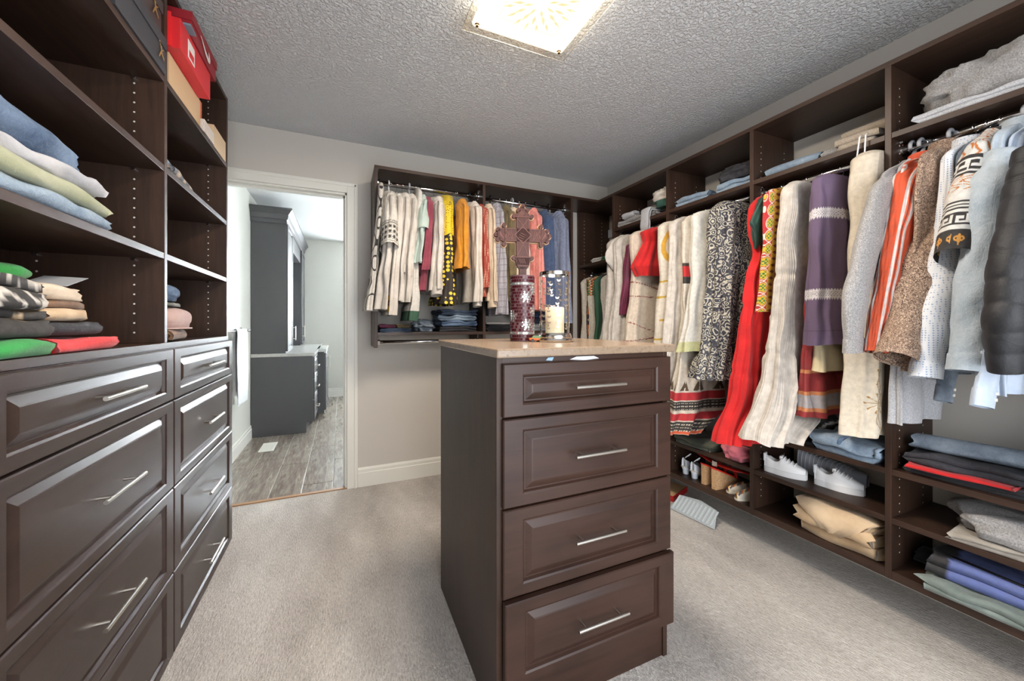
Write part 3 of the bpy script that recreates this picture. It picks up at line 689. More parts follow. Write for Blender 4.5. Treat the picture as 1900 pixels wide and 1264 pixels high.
    if collar:
        c_mat, ch, cw = collar; ch *= 1.35; cw *= 1.3; P = []
        K = 28; m = MB(); rows = []
        for r_, (rad, dd) in enumerate(((.9, ch), (1.0, 0), (1.22, .004), (1.35, ch*1.2))):
            for k in range(K):
                w = 2*math.pi*k/K; pt = 1+.35*max(0, math.cos(w))**6*(1 if r_ == 3 else 0)
                rows.append(fr(cw*rad*math.cos(w)*pt, (.042*rad)*math.sin(w), dv(prof[0][0])-.004+dd*(1+.7*max(0, math.cos(w))**4 if r_ == 3 else 1)))
        m.add(rows, [(r_*K+k, r_*K+(k+1) % K, (r_+1)*K+(k+1) % K, (r_+1)*K+k) for r_ in range(3) for k in range(K)])
        m.build('collar', c_mat, root, smooth=True, local=True)
    if not noh:
        hcol = {'wire': 'thin chrome wire', 'black': 'black', 'grey': 'grey plastic', 'white': 'white plastic'}[hang]
        hanger(loc, tuple(ax), hang, f'{hcol} hanger inside the {HL(label)}', 'hangers on the coat rods', drop=max(.04, prof[0][0]+.012), half=max(.06, min(.17, prof[3][2]-.03 if len(prof) > 3 else .15)))
    return root
def HL(label): return ' '.join(label.split()[:10])
SLEEVE_CLAMP = [None]
def sleeve_part(root, fr, path, rad, mat, paint, N, M, wr, name, flat, quilt=None):
    SEED[0] += 1; sn = Sines(SEED[0]); P = np.array(path, float); n = len(P)
    tt = np.linspace(0, 1, n); ss = np.linspace(0, 1, M)
    C = np.stack([np.interp(ss, tt, P[:, c]) for c in range(3)], 1)
    for _ in range(3): C[1:-1] = .25*C[:-2]+.5*C[1:-1]+.25*C[2:]
    r = np.interp(ss, np.linspace(0, 1, len(rad)), rad)
    T = np.gradient(C, axis=0); T /= np.linalg.norm(T, axis=1)[:, None]
    bv = np.array([0, 1., 0]); U = np.cross(T, bv); U /= np.linalg.norm(U, axis=1)[:, None]; Wv = np.cross(U, T)
    q = np.linspace(0, 2*math.pi, N, endpoint=False); cq, sq = np.cos(q), np.sin(q)
    L = np.linalg.norm(np.diff(C, axis=0), axis=1).sum()
    w = wr*(sn(ss[:, None]*L*1.6, cq[None]*.12, sq[None]*.12, 5)+.6*sn(ss[:, None]*L, cq[None]*.3, sq[None]*.3, 9))
    if quilt: w = w+.0055*np.abs(np.sin(math.pi*ss*L/quilt))[:, None]**.4-.004
    rr = r[:, None]+w; rr[0] *= .8
    V = C[:, None]+U[:, None]*(rr*cq[None])[..., None]+Wv[:, None]*(rr*flat*sq[None])[..., None]
    cols = None
    if paint is not None:
        cols = paint(np.repeat(q[None], M, 0).ravel(), np.repeat((ss*L)[:, None], N, 1).ravel(), L)
    Vw = np.array([fr(*map(float, v)) for v in V.reshape(-1, 3)])
    idx = np.arange(M*N).reshape(M, N); nx_ = np.roll(idx, -1, 1)
    Fc = np.stack([idx[:-1], nx_[:-1], nx_[1:], idx[1:]], -1).reshape(-1, 4).tolist(); Fc.append(idx[0].tolist())
    if SLEEVE_CLAMP[0]:
        i_, lo_, hi_, j_, lim = SLEEVE_CLAMP[0]; k_ = Vw[:, j_] > lim; Vw[k_, i_] = np.clip(Vw[k_, i_], lo_, hi_)
    return new(name, Vw, Fc, mat, root, True, cols, local=True)

def shirtp(bottom, half=.2, th=.05, top=.075, front=None):
    f_ = front or half+.02
    return [(top, -.05, .05, .035), (top+.015, -.08, .08, .045), (top+.045, -.16, .16, th*.9), (top+.07, -half, f_, th), (.4, -half, f_+.015, th*1.05), (bottom, -half-.01, f_+.035, th*1.2)]
def dressp(bottom, half=.17, th=.05, flare=.04, waist=None, top=.03, ft=1.7):
    h2 = half+.025
    return [(top, -.09, .09, th*.5), (top+.018, -h2*.8, h2*.8, th*.85), (top+.05, -h2, h2, th), (.42, -half, half, th), (.7, -half, half+flare*.5, th*1.2), (bottom, -half-.02, half+flare, th*ft)]
def slv(top, bottom, a0=.17, a1=.2, r=(.058, .062, .055, .045), b=0, **kw):
    m_ = (top+bottom)/2 if bottom < 20 else None
    path = [(a0-.05, b, top-.02), (a0, b, top+.05)]
    kw.update(path=path+([(a0+(a1-a0)*.5, b, m_), (a1, b, bottom)] if m_ else [(a1, b, bottom)]), r=r); return kw
def mix_cols(base, n): return np.tile(np.array(base), (n, 1))
def bandpaint(base, bands, axis='d'):
    "bands: (lo, hi, colour or function(a,d)->colour) in metres of drop"
    def f(a, b, d, q, s):
        c = mix_cols(base, len(a))
        for lo, hi, col in bands:
            k = (d > lo) & (d < hi)
            if callable(col): c[k] = col(a[k], d[k])
            else: c[k] = col
        return c
    return f

# ---- back wall, left bay
XB = lambda u: x_at(u, 2.70)
GB = 'clothes hung on the back wall rods'
def cross_embro(q, l, L):
    c = mix_cols(S(224, 218, 208), len(q)); x = (q % 6.2832)/6.2832*.3; y = L-l
    k = (y > .012) & (y < .085)
    px, py = (x*1000) % 24-12, (y*1000-12) % 24.3-12
    star = (np.abs(px) < 2) | (np.abs(py) < 2) | (np.abs(np.abs(px)-np.abs(py)) < 2)
    c[k & star & (np.abs(px) < 10) & (np.abs(py) < 9)] = S(28, 26, 26)
    c[(np.abs(y-.09) < .0018) | (np.abs(y-.008) < .0018) | ((np.abs(y-.1) < .003) & ((x*1000) % 8 < 4))] = S(40, 36, 36); return c
def squig(col_bg, col, per=.05, w=.25):
    def f(a, d): 
        c = mix_cols(col_bg, len(a)); v = np.sin(a*2*math.pi/per+2*np.sin(d*60))*np.sin(d*2*math.pi/per+2*np.sin(a*70)); c[np.abs(v) < w] = col; return c
    return f
garment('embroidered_dress', 'white dress with black linear embroidery at the end of the back rod', 'dress', 'B', XB(704), dressp(575, .16, .03, .02), M_PAINT, folds=(9, .002, .006), N=160, M=260, hang='black', group=GB,
        paint=lambda a, b, d, q, s: np.where(((np.abs(np.sin(a*60+2*np.sin(d*25))) < .28) & (a > -.02) & (d > .08))[:, None], S(38, 36, 38), S(222, 216, 206)))
garment('embroidered_shirt', 'white tunic with black cross embroidery on its wide sleeve', 'shirt', 'B', XB(722), shirtp(575, .19, .035), M_WHT, sleeve=[slv(.14, 465, .13, .23, (.06, .08, .085), paint=cross_embro, mat=M_PAINT, N=150, M=200, flat=.3)], collar=(M_WHT, .035, .06), hang='white', group=GB)
def gold_cuff(q, l, L):
    c = mix_cols(S(222, 216, 206), len(q)); y = L-l; x = (q % 6.2832)/6.2832*.2
    c[y < .06] = S(214, 172, 44); k = (y > .02) & (y < .042); c[k] = S(50, 40, 34); c[k & (np.abs((x*1000) % 14-7) < 3) & (np.abs(y-.031) < .004)] = S(180, 120, 60); return c
garment('tunic_shirt', 'long white tunic with a gold and black patterned cuff', 'shirt', 'B', XB(737), shirtp(585, .18, .03), M_WHT, sleeve=[slv(.14, 580, .14, .2, (.05, .055, .05, .05), paint=gold_cuff, mat=M_PAINT, N=90, M=240, flat=.35)], group=GB)
garment('cotton_shirt', 'plain white shirt hung between the white tunics', 'shirt', 'B', XB(748), shirtp(560, .18, .035), M_WHT, sleeve=[slv(.14, .62, .15, .19, cuff=True, flat=.35)], collar=(M_WHT, .03, .055), group=GB)
garment('cotton_shirt', 'white shirt with a soft open collar beside the mint shirt', 'shirt', 'B', XB(760), shirtp(560, .185, .03), M_WHT, sleeve=[slv(.14, .64, .15, .185, cuff=True, flat=.35)], collar=(M_WHT, .03, .055), hang='grey', group=GB)
garment('trimmed_tunic', 'long white tunic with a dark green hem panel', 'shirt', 'B', XB(772), dressp(595, .16, .035, .03), M_PAINT, N=72, M=180, folds=(7, .002, .008), group=GB,
        paint=lambda a, b, d, q, s: np.where((s > .93)[:, None], S(34, 84, 62), S(220, 216, 208)))
garment('collared_shirt', 'pale mint collared shirt half hidden behind white shirts', 'shirt', 'B', XB(780), shirtp(.55, .17, .03), fabric('mint_cotton', S(188, 204, 196), S(166, 184, 176), 12), sleeve=[slv(.13, .34, .14, .19, (.055, .06, .06), flat=.35)], collar=(MATS['mint_cotton'], .035, .06), hang='black', group=GB)
garment('maroon_shirt', 'dark rose shirt peeking out below a white sleeve', 'shirt', 'B', XB(789), shirtp(.6, .16, .03), fabric('rose_cotton', S(150, 66, 82), S(120, 48, 64), 12), sleeve=[slv(.14, 540, .14, .17, (.05, .05, .04), flat=.4)], group=GB)
garment('linen_shirt', 'cream white shirt with one long buttoned sleeve in front', 'shirt', 'B', XB(806), shirtp(540, .2, .045), M_WHT, sleeve=[slv(.14, 548, .16, .23, (.06, .066, .056, .05), cuff=True, flat=.45)], collar=(M_WHT, .03, .06), group=GB)
garment('polka_dot_dress', 'yellow and black polka dot dress on the back rod', 'dress', 'B', XB(828), [(.045, -.05, .05, .05), (.09, -.12, .1, .06), (.2, -.15, .12, .06), (.6, -.17, .15, .07), (565, -.18, .21, .1)], dotted(), folds=(8, .004, .014), collar=(fabric('yellow_cotton', S(222, 192, 36), S(200, 168, 20), 12), .03, .05), group=GB)
garment('wool_blazer', 'mustard yellow blazer with grey lapel lining', 'jacket', 'B', XB(849), shirtp(500, .2, .05), M_MUST, sleeve=[slv(.14, 488, .16, .2, (.066, .07, .062, .056), flat=.5)], collar=(fabric('grey_lining', S(96, 96, 100), S(76, 76, 80), 20), .06, .06), group=GB)
garment('cotton_shirt', 'white shirt with its sleeve hanging beside the mustard blazer', 'shirt', 'B', XB(872), shirtp(560, .2, .04), M_WHT, sleeve=[slv(.14, 568, .15, .22, (.062, .066, .054, .04), cuff=True, flat=.5)], collar=(M_WHT, .03, .055), hang='black', group=GB)
garment('print_blouse', 'rust red patterned blouse squeezed next to the closet divider', 'blouse', 'B', XB(884), shirtp(.7, .17, .025), dots_fine('rust_print', S(150, 62, 48), S(226, 196, 170), 90), sleeve=[slv(.14, 552, .15, .19, (.045, .045, .035), flat=.4)], group=GB)
# right bay
garment('cream_shirt', 'cream long sleeve shirt beside the grey plaid blazer', 'shirt', 'B', .968, shirtp(560, .19, .03), M_CRM, sleeve=[slv(.14, 570, .16, .21, (.056, .06, .052, .042), cuff=True, flat=.4)], collar=(M_CRM, .03, .055), group=GB)
garment('plaid_blazer', 'grey checked wool blazer hung left of the wooden cross', 'jacket', 'B', 1.03, shirtp(585, .2, .045), plaid(), sleeve=[slv(.14, 583, .17, .215, (.068, .07, .062, .056), flat=.5, b=-.01)], collar=(M_DN_BLACK, .05, .055), hang='black', group=GB)
garment('corduroy_jacket', 'olive brown jacket behind the wooden cross', 'jacket', 'B', 1.1, shirtp(560, .2, .045), M_OLIVE, sleeve=[slv(.14, 560, .16, .2, (.062, .066, .058, .05), flat=.45)], group=GB)
garment('linen_jacket', 'pale beige jacket next to the olive jacket', 'jacket', 'B', 1.155, shirtp(575, .19, .045), M_CRM, sleeve=[slv(.14, 565, .15, .19, (.06, .062, .056, .05), flat=.45)], group=GB)
garment('cotton_shirt', 'white shirt with a slim red scarf behind the wooden cross', 'shirt', 'B', 1.21, shirtp(.85, .18, .04), M_WHT, sleeve=[slv(.14, .66, .15, .185, flat=.45)], hang='grey', group=GB)
garment('silk_scarf', 'narrow bright red scarf hanging beside the coral blazer', 'scarf', 'B', 1.262, [(.05, -.03, .03, .02), (.1, -.1, .14, .02), (.4, -.1, .17, .025), (.92, -.08, .18, .03)], M_RED, group=GB)
garment('coral_blazer', 'coral pink blazer to the right of the wooden cross', 'jacket', 'B', 1.318, shirtp(577, .2, .055), M_CORAL, sleeve=[slv(.14, 572, .165, .2, (.066, .068, .06, .054), flat=.5)], collar=(fabric('orange_trim', S(226, 160, 60), S(200, 130, 40), 14), .04, .055), group=GB)
garment('navy_blazer', 'navy blue blazer between the coral and slate jackets', 'jacket', 'B', 1.41, shirtp(590, .2, .06), M_NAVY, sleeve=[slv(.14, 590, .165, .2, (.068, .07, .062, .056), flat=.5)], collar=(M_NAVY, .04, .055), hang='black', group=GB)
garment('slate_blazer', 'slate blue blazer at the right end of the back rod', 'jacket', 'B', 1.53, shirtp(600, .2, .075), M_SLATE, sleeve=[slv(.14, 590, .17, .205, (.072, .075, .066, .06), flat=.55)], collar=(M_SLATE, .04, .055), hang='black', group=GB)

# ---- right wall
GW = 'clothes hung along the right wall'
YR = lambda u, X=1.86: y_at(u, X)
rb = random.Random(9)
def stripe_embro(a, b, d, q, s):
    c = mix_cols(S(214, 204, 188), len(a)); k = (a > .075) & (a < .125) & (d > .05)
    pal = [S(232, 120, 30), S(110, 84, 110), S(226, 180, 40), S(232, 120, 30), S(60, 40, 60)]
    j = (np.floor(d/.09)).astype(int) % 5
    for i, p in enumerate(pal): c[k & (j == i)] = p
    dm = np.abs((d % .09)-.045)+np.abs(a-.1)*1.1; c[k & (dm < .02)] = S(250, 236, 200); c[k & (dm < .01)] = S(40, 30, 40)
    c[(np.abs(a-.075) < .004) & (d > .05)] = S(190, 40, 30); c[(np.abs(a-.125) < .004) & (d > .05)] = S(40, 30, 30); return c
CZ = dict(zr=1.60, xr=2.10)
garment('embroidered_dress', 'cream dress with an orange and purple diamond band in the corner bay', 'dress', 'R', 2.84, dressp(1.0, .15, .06, .05), M_PAINT, paint=stripe_embro, N=200, M=300, folds=(7, .003, .012), group=GW, **CZ)
def mosaic_neck(a, b, d, q, s):
    c = mix_cols(S(218, 208, 192), len(a)); k = (d < .2) & (a > -.02); pal = np.array([S(206, 50, 30), S(40, 120, 60), S(240, 230, 210), S(226, 140, 40), S(40, 40, 40)])
    j = (np.floor(a/.012)*3+np.floor(d/.012)*7+np.floor((a+d)/.02)).astype(int) % 5; c[k] = pal[j[k]]; return c
garment('embroidered_dress', 'cream dress with a red and green mosaic neckline in the corner bay', 'dress', 'R', 2.745, dressp(1.0, .15, .05, .05), M_PAINT, paint=mosaic_neck, N=120, M=220, folds=(7, .003, .012), group=GW, **CZ)
garment('dark_dress', 'black and dark green dress hung in the corner bay', 'dress', 'R', 2.655, dressp(.95, .15, .05, .05), M_PAINT, paint=lambda a, b, d, q, s: np.where((a > .11)[:, None], S(34, 92, 66), S(44, 44, 50)), N=120, M=80, folds=(7, .003, .012), group=GW, **CZ)
def blue_hem(a, b, d, q, s):
    c = mix_cols(S(214, 206, 196), len(a)); w = .006*np.sin(a*180); c[(d+w > .72)] = S(96, 128, 160); c[(d+w > .80) & (a > .05)] = S(70, 84, 150); return c
garment('blue_hem_dress', 'white gathered dress with faded blue hem beside the corner panel', 'dress', 'R', 2.55, dressp(1.05, .15, .07, .1), M_PAINT, paint=blue_hem, N=120, M=160, folds=(11, .004, .016), group=GW, **CZ)
# bay beside the corner
garment('shawl_dress', 'pale grey white dress with a wide draped shawl collar', 'dress', 'R', 2.345, dressp(1.2, .19, .09, .05), M_GAUZE, folds=(9, .004, .016), group=GW, sleeve=[dict(path=[(.03, -.035, .05), (.12, -.04, .1), (.19, -.045, .2), (.13, -.05, .3)], r=(.04, .075, .07, .03), flat=.25, wr=.008, name='shawl_collar', mat=M_WHT)])
garment('ruffle_dress', 'white pleated dress with ruffled front next to burgundy satin', 'dress', 'R', 2.255, dressp(1.2, .19, .085, .06), M_GAUZE, folds=(15, .005, .014), crinkle=(60, .0015), N=130, group=GW)
garment('satin_blouse', 'burgundy satin blouse between white dresses', 'blouse', 'R', 2.175, [(.1, -.1, .1, .03), (.12, -.16, .17, .06), (.5, -.17, .18, .07), (.62, -.17, .18, .07)], M_BURG, folds=(9, .003, .01), group=GW)
def redlines(a, b, d, q, s):
    c = mix_cols(S(220, 204, 184), len(a))
    for d0, sl in ((.42, .25), (.5, .05), (.72, .35), (.79, -.12), (.9, .5), (1.0, .1)):
        k = (np.abs(d-d0+sl*(a-.1)) < .004) & (a > -.05) & (np.sin(a*400+d*300) > -.5); c[k] = S(140, 40, 36)
    return c
garment('stitched_dress', 'cream dress with broken red stitched lines', 'dress', 'R', 2.085, dressp(1.2, .19, .095, .08), M_PAINT, paint=redlines, N=120, M=260, folds=(8, .004, .014), group=GW)
garment('red_scarf', 'bright red scarf bunched on a hanger beside white dresses', 'scarf', 'R', 1.985, [(.04, -.05, .12, .06), (.07, -.1, .2, .1), (.14, -.1, .17, .08), (.3, -.1, .24, .12), (.36, -.06, .2, .08)], M_RED, folds=(8, .008, .012), group=GW)
# paisley bay
def yellowtrim(a, b, d, q, s):
    c = mix_cols(S(220, 210, 194), len(a)); side = b < 0
    k = (np.abs(np.hypot((a-.15)/.05, (d-.2)/.085)-1) < .24) & (a > .12); c[k] = S(214, 160, 40)
    for d0, a0 in ((.42, .18), (.47, .13), (.66, .18), (.7, .14), (.52, .2), (.78, .2)):
        c[(np.abs(d-d0-.15*(a-a0)) < .006) & (np.abs(a-a0) < .035)] = S(196, 160, 50)
    cx_, cd_ = a-.165, d-.9
    cr = ((np.abs(cx_) < .006) & (np.abs(cd_) < .055)) | ((np.abs(cd_) < .005) & (np.abs(cx_) < .045))
    for px, pd in ((0, .045), (0, -.045), (.04, 0), (-.035, 0)): cr |= (np.abs(cx_-px)+np.abs(cd_-pd) < .016)
    c[cr] = S(110, 64, 40); c[(d > 1.17) & (d < 1.2)] = S(220, 170, 50); return c
garment('trimmed_dress', 'long cream dress with yellow neck trim and a brown cross emblem', 'dress', 'R', 1.815, dressp(755, .2, .085, .05), M_PAINT, paint=yellowtrim, N=150, M=320, folds=(6, .003, .01), group=GW)
garment('gauze_dress', 'plain white gauze dress behind the cross emblem dress', 'dress', 'R', 1.735, dressp(718, .2, .08, .05), M_GAUZE, folds=(11, .004, .014), crinkle=(50, .001), N=120, group=GW)
def redhem(a, b, d, q, s):
    c = mix_cols(S(222, 212, 196), len(a)); x = q*.09
    L = d.max(); y = L-d
    red = ((y > .075) & (y < .115)) | ((y > .19) & (y < .235)); blk = ((y > .018) & (y < .07)) | ((y > .135) & (y < .185))
    c[red] = S(196, 30, 44); c[blk] = S(36, 32, 32)
    row = ((y*1000) % 17 < 5); c[blk & row & ((x*1000) % 9 < 5)] = S(226, 216, 196); c[(y > .0) & (y < .018)] = S(214, 90, 50)
    px = (x*1000) % 60-30; py = (y-.275)*1000; c[(np.abs(px) < 12-.28*py) & (py > -30) & (py < 34) & (np.abs(px) > .1*np.abs(py) % 6)] = S(80, 60, 34)
    k = (d > .33) & (d < .45) & (a > .1) & (b < .01); c[k] = S(206, 30, 34); k2 = k & (d > .41); c[k2] = S(36, 36, 36); c[k & (d < .35)] = S(60, 50, 44); return c
garment('embroidered_dress', 'long white dress with red and black woven hem bands', 'dress', 'R', 1.65, [(.03, -.09, .09, .04), (.05, -.16, .16, .07), (.09, -.2, .2, .085), (.6, -.18, .19, .08), (.9, -.18, .21, .1), (803, -.15, .27, .19)], M_PAINT, zfloor=.5, paint=redhem, N=220, M=420, folds=(7, .003, .024), group=GW,
        collar=(dots_fine('beaded_trim', S(40, 36, 34), S(226, 186, 60), 130), .04, .06))
garment('lace_hem_dress', 'white sheer dress with pale green lace edge', 'dress', 'R', 1.57, dressp(655, .2, .07, .05), M_PAINT, paint=lambda a, b, d, q, s: np.where((s > .93)[:, None], S(200, 200, 150), S(224, 220, 210)), N=100, M=120, folds=(8, .003, .012), group=GW)
garment('paisley_dress', 'grey and black paisley chiffon dress beside the red dress', 'dress', 'R', 1.455, [(.02, -.12, .12, .07), (.04, -.18, .18, .13), (.08, -.2, .2, .15), (.5, -.18, .19, .15), (.85, -.18, .21, .16), (705, -.19, .25, .18)], paisley(), folds=(11, .006, .022), N=120, tiers=(.62,), group=GW)
# red / gauze / purple bay
garment('red_dress', 'long bright red tiered crepe dress reaching down to the shelves', 'dress', 'R', 1.262, [(.05, -.1, .1, .05), (.08, -.16, .17, .075), (.26, -.15, .16, .075), (.33, -.1, .12, .055), (.42, -.15, .17, .075), (.8, -.16, .21, .1), (1.1, -.18, .26, .12), (822, -.2, .33, .15)], M_RED, zfloor=.62, folds=(12, .005, .018), N=110, tiers=(.45, .72), group=GW)
garment('satin_blouse', 'dark green satin blouse over the red dress shoulder', 'blouse', 'R', 1.212, [(.04, -.05, .08, .03), (.07, -.14, .17, .06), (.2, -.13, .22, .07), (.32, -.1, .14, .04)], M_DKGREEN, folds=(7, .006, .012), group=GW)
def bright(a, b, d, q, s):
    c = mix_cols(S(196, 30, 34), len(a)); u_ = (a*1000) % 40-20; w = (d*1000) % 60-30; e = np.hypot(u_/13, w/22)
    c[e < 1] = S(226, 190, 40); c[(e < .8) & ((np.floor(a*140)+np.floor(d*120)) % 2 < 1)] = S(40, 130, 60); c[(e > 1.15) & (e < 1.35)] = S(236, 226, 206)
    k = (a > .12) & (a < .165); c[k] = S(214, 162, 44); dm = np.abs((d*1000) % 30-15)+np.abs(a-.142)*500; c[k & (dm < 9)] = S(120, 30, 30); return c
garment('embroidered_tunic', 'red and yellow embroidered tunic behind the ivory gauze dress', 'tunic', 'R', 1.168, dressp(.62, .185, .05, .02), M_PAINT, paint=bright, N=220, M=260, folds=(6, .002, .006), group=GW)
garment('gauze_dress', 'ivory tiered crinkle gauze dress with a frayed hem', 'dress', 'R', 1.10, [(.03, -.12, .12, .06), (.05, -.18, .17, .09), (.1, -.2, .18, .1), (.55, -.18, .2, .1), (.95, -.19, .24, .12), (820, -.2, .33, .19)], M_GAUZE, zfloor=.62, folds=(9, .004, .02), crinkle=(72, .0028), N=260, M=110, tiers=(.36, .665), hem=.014, group=GW)
def lace(a, b, d, q, s):
    c = mix_cols(S(104, 84, 116), len(a))
    for d0 in (.22, .56):
        dd = d-d0+.14*(a-.0)*0; k = np.abs(dd) < .02+.004*np.sin(q*60); x = q*.12
        hole = (np.abs(dd) < .012) & (np.sin(x*1000/2.2)*np.cos(dd*500) > .35); c[k] = S(224, 220, 222); c[hole] = S(150, 138, 156)
    c[(np.abs(d-d.max()+.06) < .0025)] = S(84, 66, 94); return c
garment('lace_band_dress', 'purple dress with two white lace bands', 'dress', 'R', .965, [(.05, -.16, .16, .07), (.07, -.2, .19, .09), (.12, -.21, .2, .1), (.5, -.21, .2, .11), (640, -.22, .2, .12)], M_PAINT, paint=lace, N=300, M=320, folds=(7, .004, .011), group=GW)
def satin_bands(a, b, d, q, s):
    c = mix_cols(S(150, 26, 32), len(a)); c[(d > 1.0) & (d < 1.06)] = S(176, 170, 172)
    for d0 in (.9, .995, 1.065, 1.235): c[np.abs(d-d0) < .007] = S(206, 130, 80)
    return c
garment('satin_skirt', 'red satin skirt with a grey band below the purple dress', 'skirt', 'R', 1.035, [(.4, -.1, .1, .03), (.6, -.15, .12, .04), (.9, -.17, .13, .05), (775, -.18, .16, .1)], M_PAINT, paint=satin_bands, N=90, M=220, folds=(7, .004, .014), group=GW)
garment('satin_camisole', 'short cream satin top folded behind the purple dress', 'blouse', 'R', 1.0, [(.3, -.1, .1, .03), (.5, -.18, .1, .03), (.8, -.18, .11, .05), (690, -.18, .12, .07)], fabric('cream_satin', S(226, 214, 178), S(206, 190, 150), 10, rough=.35), folds=(5, .003, .012), group=GW)
def goldemb(a, b, d, q, s):
    c = mix_cols(S(222, 210, 190), len(a)); x, y = a-.12, (d-.9) % .19-.095
    r, an = np.hypot(x, y), np.arctan2(y, x); fl = (r < .042) & (np.abs(np.sin(an*5)) < .28+.1*np.sin(r*200)); st = (np.abs(np.abs(x+.006*np.sin(d*40))-.004*(1+np.sin(d*90))) < .0016)
    c[(fl | st) & (d > .86) & (b < 0)] = S(160, 120, 60); return c
garment('gold_embroidered_dress', 'cream hooded dress with gold floral embroidery near its hem', 'dress', 'R', .832, [(.0, -.14, .12, .08), (.02, -.18, .15, .13), (.1, -.18, .16, .14), (.28, -.18, .16, .135), (.4, -.17, .16, .13), (1.0, -.17, .175, .125), (812, -.18, .2, .12)], M_PAINT, paint=goldemb, zfloor=.6, N=280, M=420, folds=(6, .004, .018), group=GW, noh=False)
# ---- shirts and jackets in the nearest bay
def P5(Y, pts, b=0): return [(2.03-x_at(u, Y), b, RZ-z_at(x_at(u, Y), Y, v)) for u, v in pts]
garment('sweatshirt', 'heather grey sweatshirt with a dark cuff edge beside the striped shirt', 'sweatshirt', 'R', .735, shirtp(.78, .2, .04, .06), M_HG, sleeve=[dict(path=P5(.735, [(1660, 330), (1634, 370), (1617, 450), (1597, 550), (1600, 652)]), r=(.045, .058, .06, .058, .042), flat=.5, cuff=M_HG, wr=.004)], hang='grey', group=GW)
def vstripes(q, l, L):
    c = mix_cols(S(222, 84, 40), len(q)); x = (q/6.2832) % .25/.25
    c[(x > .3) & (x < .44)] = S(232, 226, 222); c[(x > .5) & (x < .56)] = S(30, 30, 36); c[(x > .62) & (x < .74)] = S(232, 226, 222); return c
garment('striped_shirt', 'orange shirt with white and black stripes', 'shirt', 'R', .688, shirtp(.75, .17, .03, .055), M_PAINT, N=200, M=90,
        paint=lambda a, b, d, q, s: vstripes(a*14+np.where(d < .13, d*10, 0), d, 1), sleeve=[dict(path=P5(.688, [(1712, 322), (1684, 345), (1670, 430), (1655, 540), (1642, 655)]), r=(.05, .055, .045, .04, .036), flat=.8, mat=M_PAINT, paint=vstripes, N=120, M=40, name='sleeve')], collar=(fabric('orange_cotton', S(222, 84, 40), S(200, 66, 30), 10), .035, .06), hang='wire', group=GW)
garment('fleece_sweatshirt', 'pale grey sweatshirt hanging low behind the brown floral shirt', 'sweatshirt', 'R', .71, [(.06, -.06, .06, .03), (.1, -.16, .16, .03), (.5, -.19, .19, .03), (1.06, -.19, .12, .03)], M_HLG, group=GW, hang='grey')
M_FLOR = floral_brown()
garment('floral_shirt', 'brown floral print shirt with dark cuff buttons', 'shirt', 'R', .632, shirtp(.85, .2, .05, .035), M_FLOR, sleeve=[dict(path=P5(.632, [(1790, 300), (1752, 330), (1738, 430), (1712, 540), (1680, 665)]), r=(.06, .085, .085, .075, .052), flat=.95, cuff=True, buttons=2, bdark=True)], collar=(M_FLOR, .03, .06), hang='grey', group=GW)
M_DOT = dots_fine('white_blue_dot_shirting', S(218, 220, 224), S(150, 168, 196), 130)
garment('dotted_shirt', 'white shirt with fine blue dots and a buttoned cuff', 'shirt', 'R', .575, shirtp(.85, .19, .035, .05), M_DOT, sleeve=[dict(path=P5(.575, [(1800, 330), (1778, 380), (1762, 500), (1745, 610), (1738, 700)]), r=(.05, .06, .06, .056, .046), flat=.75, cuff=True, buttons=1)], collar=(M_DOT, .04, .065), hang='wire', group=GW)
garment('chambray_shirt', 'dark blue chambray shirt with its cuff hanging lowest', 'shirt', 'R', .545, shirtp(.85, .18, .025, .05), M_DN_GREY, sleeve=[dict(path=P5(.545, [(1805, 340), (1795, 480), (1785, 640), (1775, 745)]), r=(.04, .05, .05, .04), flat=.4, cuff=True, buttons=2)], group=GW)
def baroque(q, l, L):
    n = len(q); c = mix_cols(S(226, 224, 218), n); y = L-l; x = ((q+3.1416) % 6.2832)/6.2832*.46
    K, G = S(30, 28, 30), S(214, 150, 60)
    c[y < .055] = K
    px = (x*1000) % 44-22; py = y*1000-26                      # gold lilies on the hem
    lily = ((px/5)**2+((py-3)/14)**2 < 1) | ((np.abs(px) < 2) & (py < -2) & (py > -16)) | (np.abs(np.hypot(np.abs(px)-7, py-3)-5) < 2.2) & (py > -4) | (np.abs(py+4) < 2) & (np.abs(px) < 9)
    c[(y < .05) & lily] = G
    def key(y0, h, fg):                                           # meander band
        u_ = ((x*1000) % (h*1150))/(h*1150)*8; v_ = (y-y0)/h*7
        k = (y > y0) & (y < y0+h); m = (v_ < 1) | (v_ > 6) | ((u_ < 1)) | ((u_ < 6) & (v_ > 4.8) & (v_ < 5.8) & (u_ > 1)) | ((u_ > 5) & (u_ < 6) & (v_ > 2) & (v_ < 5.8)) | ((u_ > 2.6) & (u_ < 6) & (v_ > 2) & (v_ < 3))
        c[k & m] = fg
    key(.068, .036, K)
    for y0 in (.115, .125, .135): c[np.abs(y-y0) < .0022] = K
    k = (y > .16) & (y < .215); c[k & (np.abs(np.sin(x*90+3*np.sin(y*140))) < .3)] = S(196, 110, 44); c[k & (np.abs(np.sin(x*90+3*np.sin(y*140)+.5)) < .14)] = G
    k = (y > .215) & (y < .29); c[k] = K; u_ = ((x*1000) % 46)/46*8; v_ = (y-.225)/.05*7
    m = (v_ > 0) & (v_ < 7) & ((v_ < 1) | (v_ > 6) | (u_ < 1) | ((v_ > 2.5) & (v_ < 4) & (u_ > 2)) | ((u_ > 6) & (v_ > 2.5))); c[k & m] = S(232, 230, 226)
    k = y > .29; c[k & (np.abs(np.sin(x*70+2*np.sin(y*100))) < .4)] = S(206, 118, 44); return c
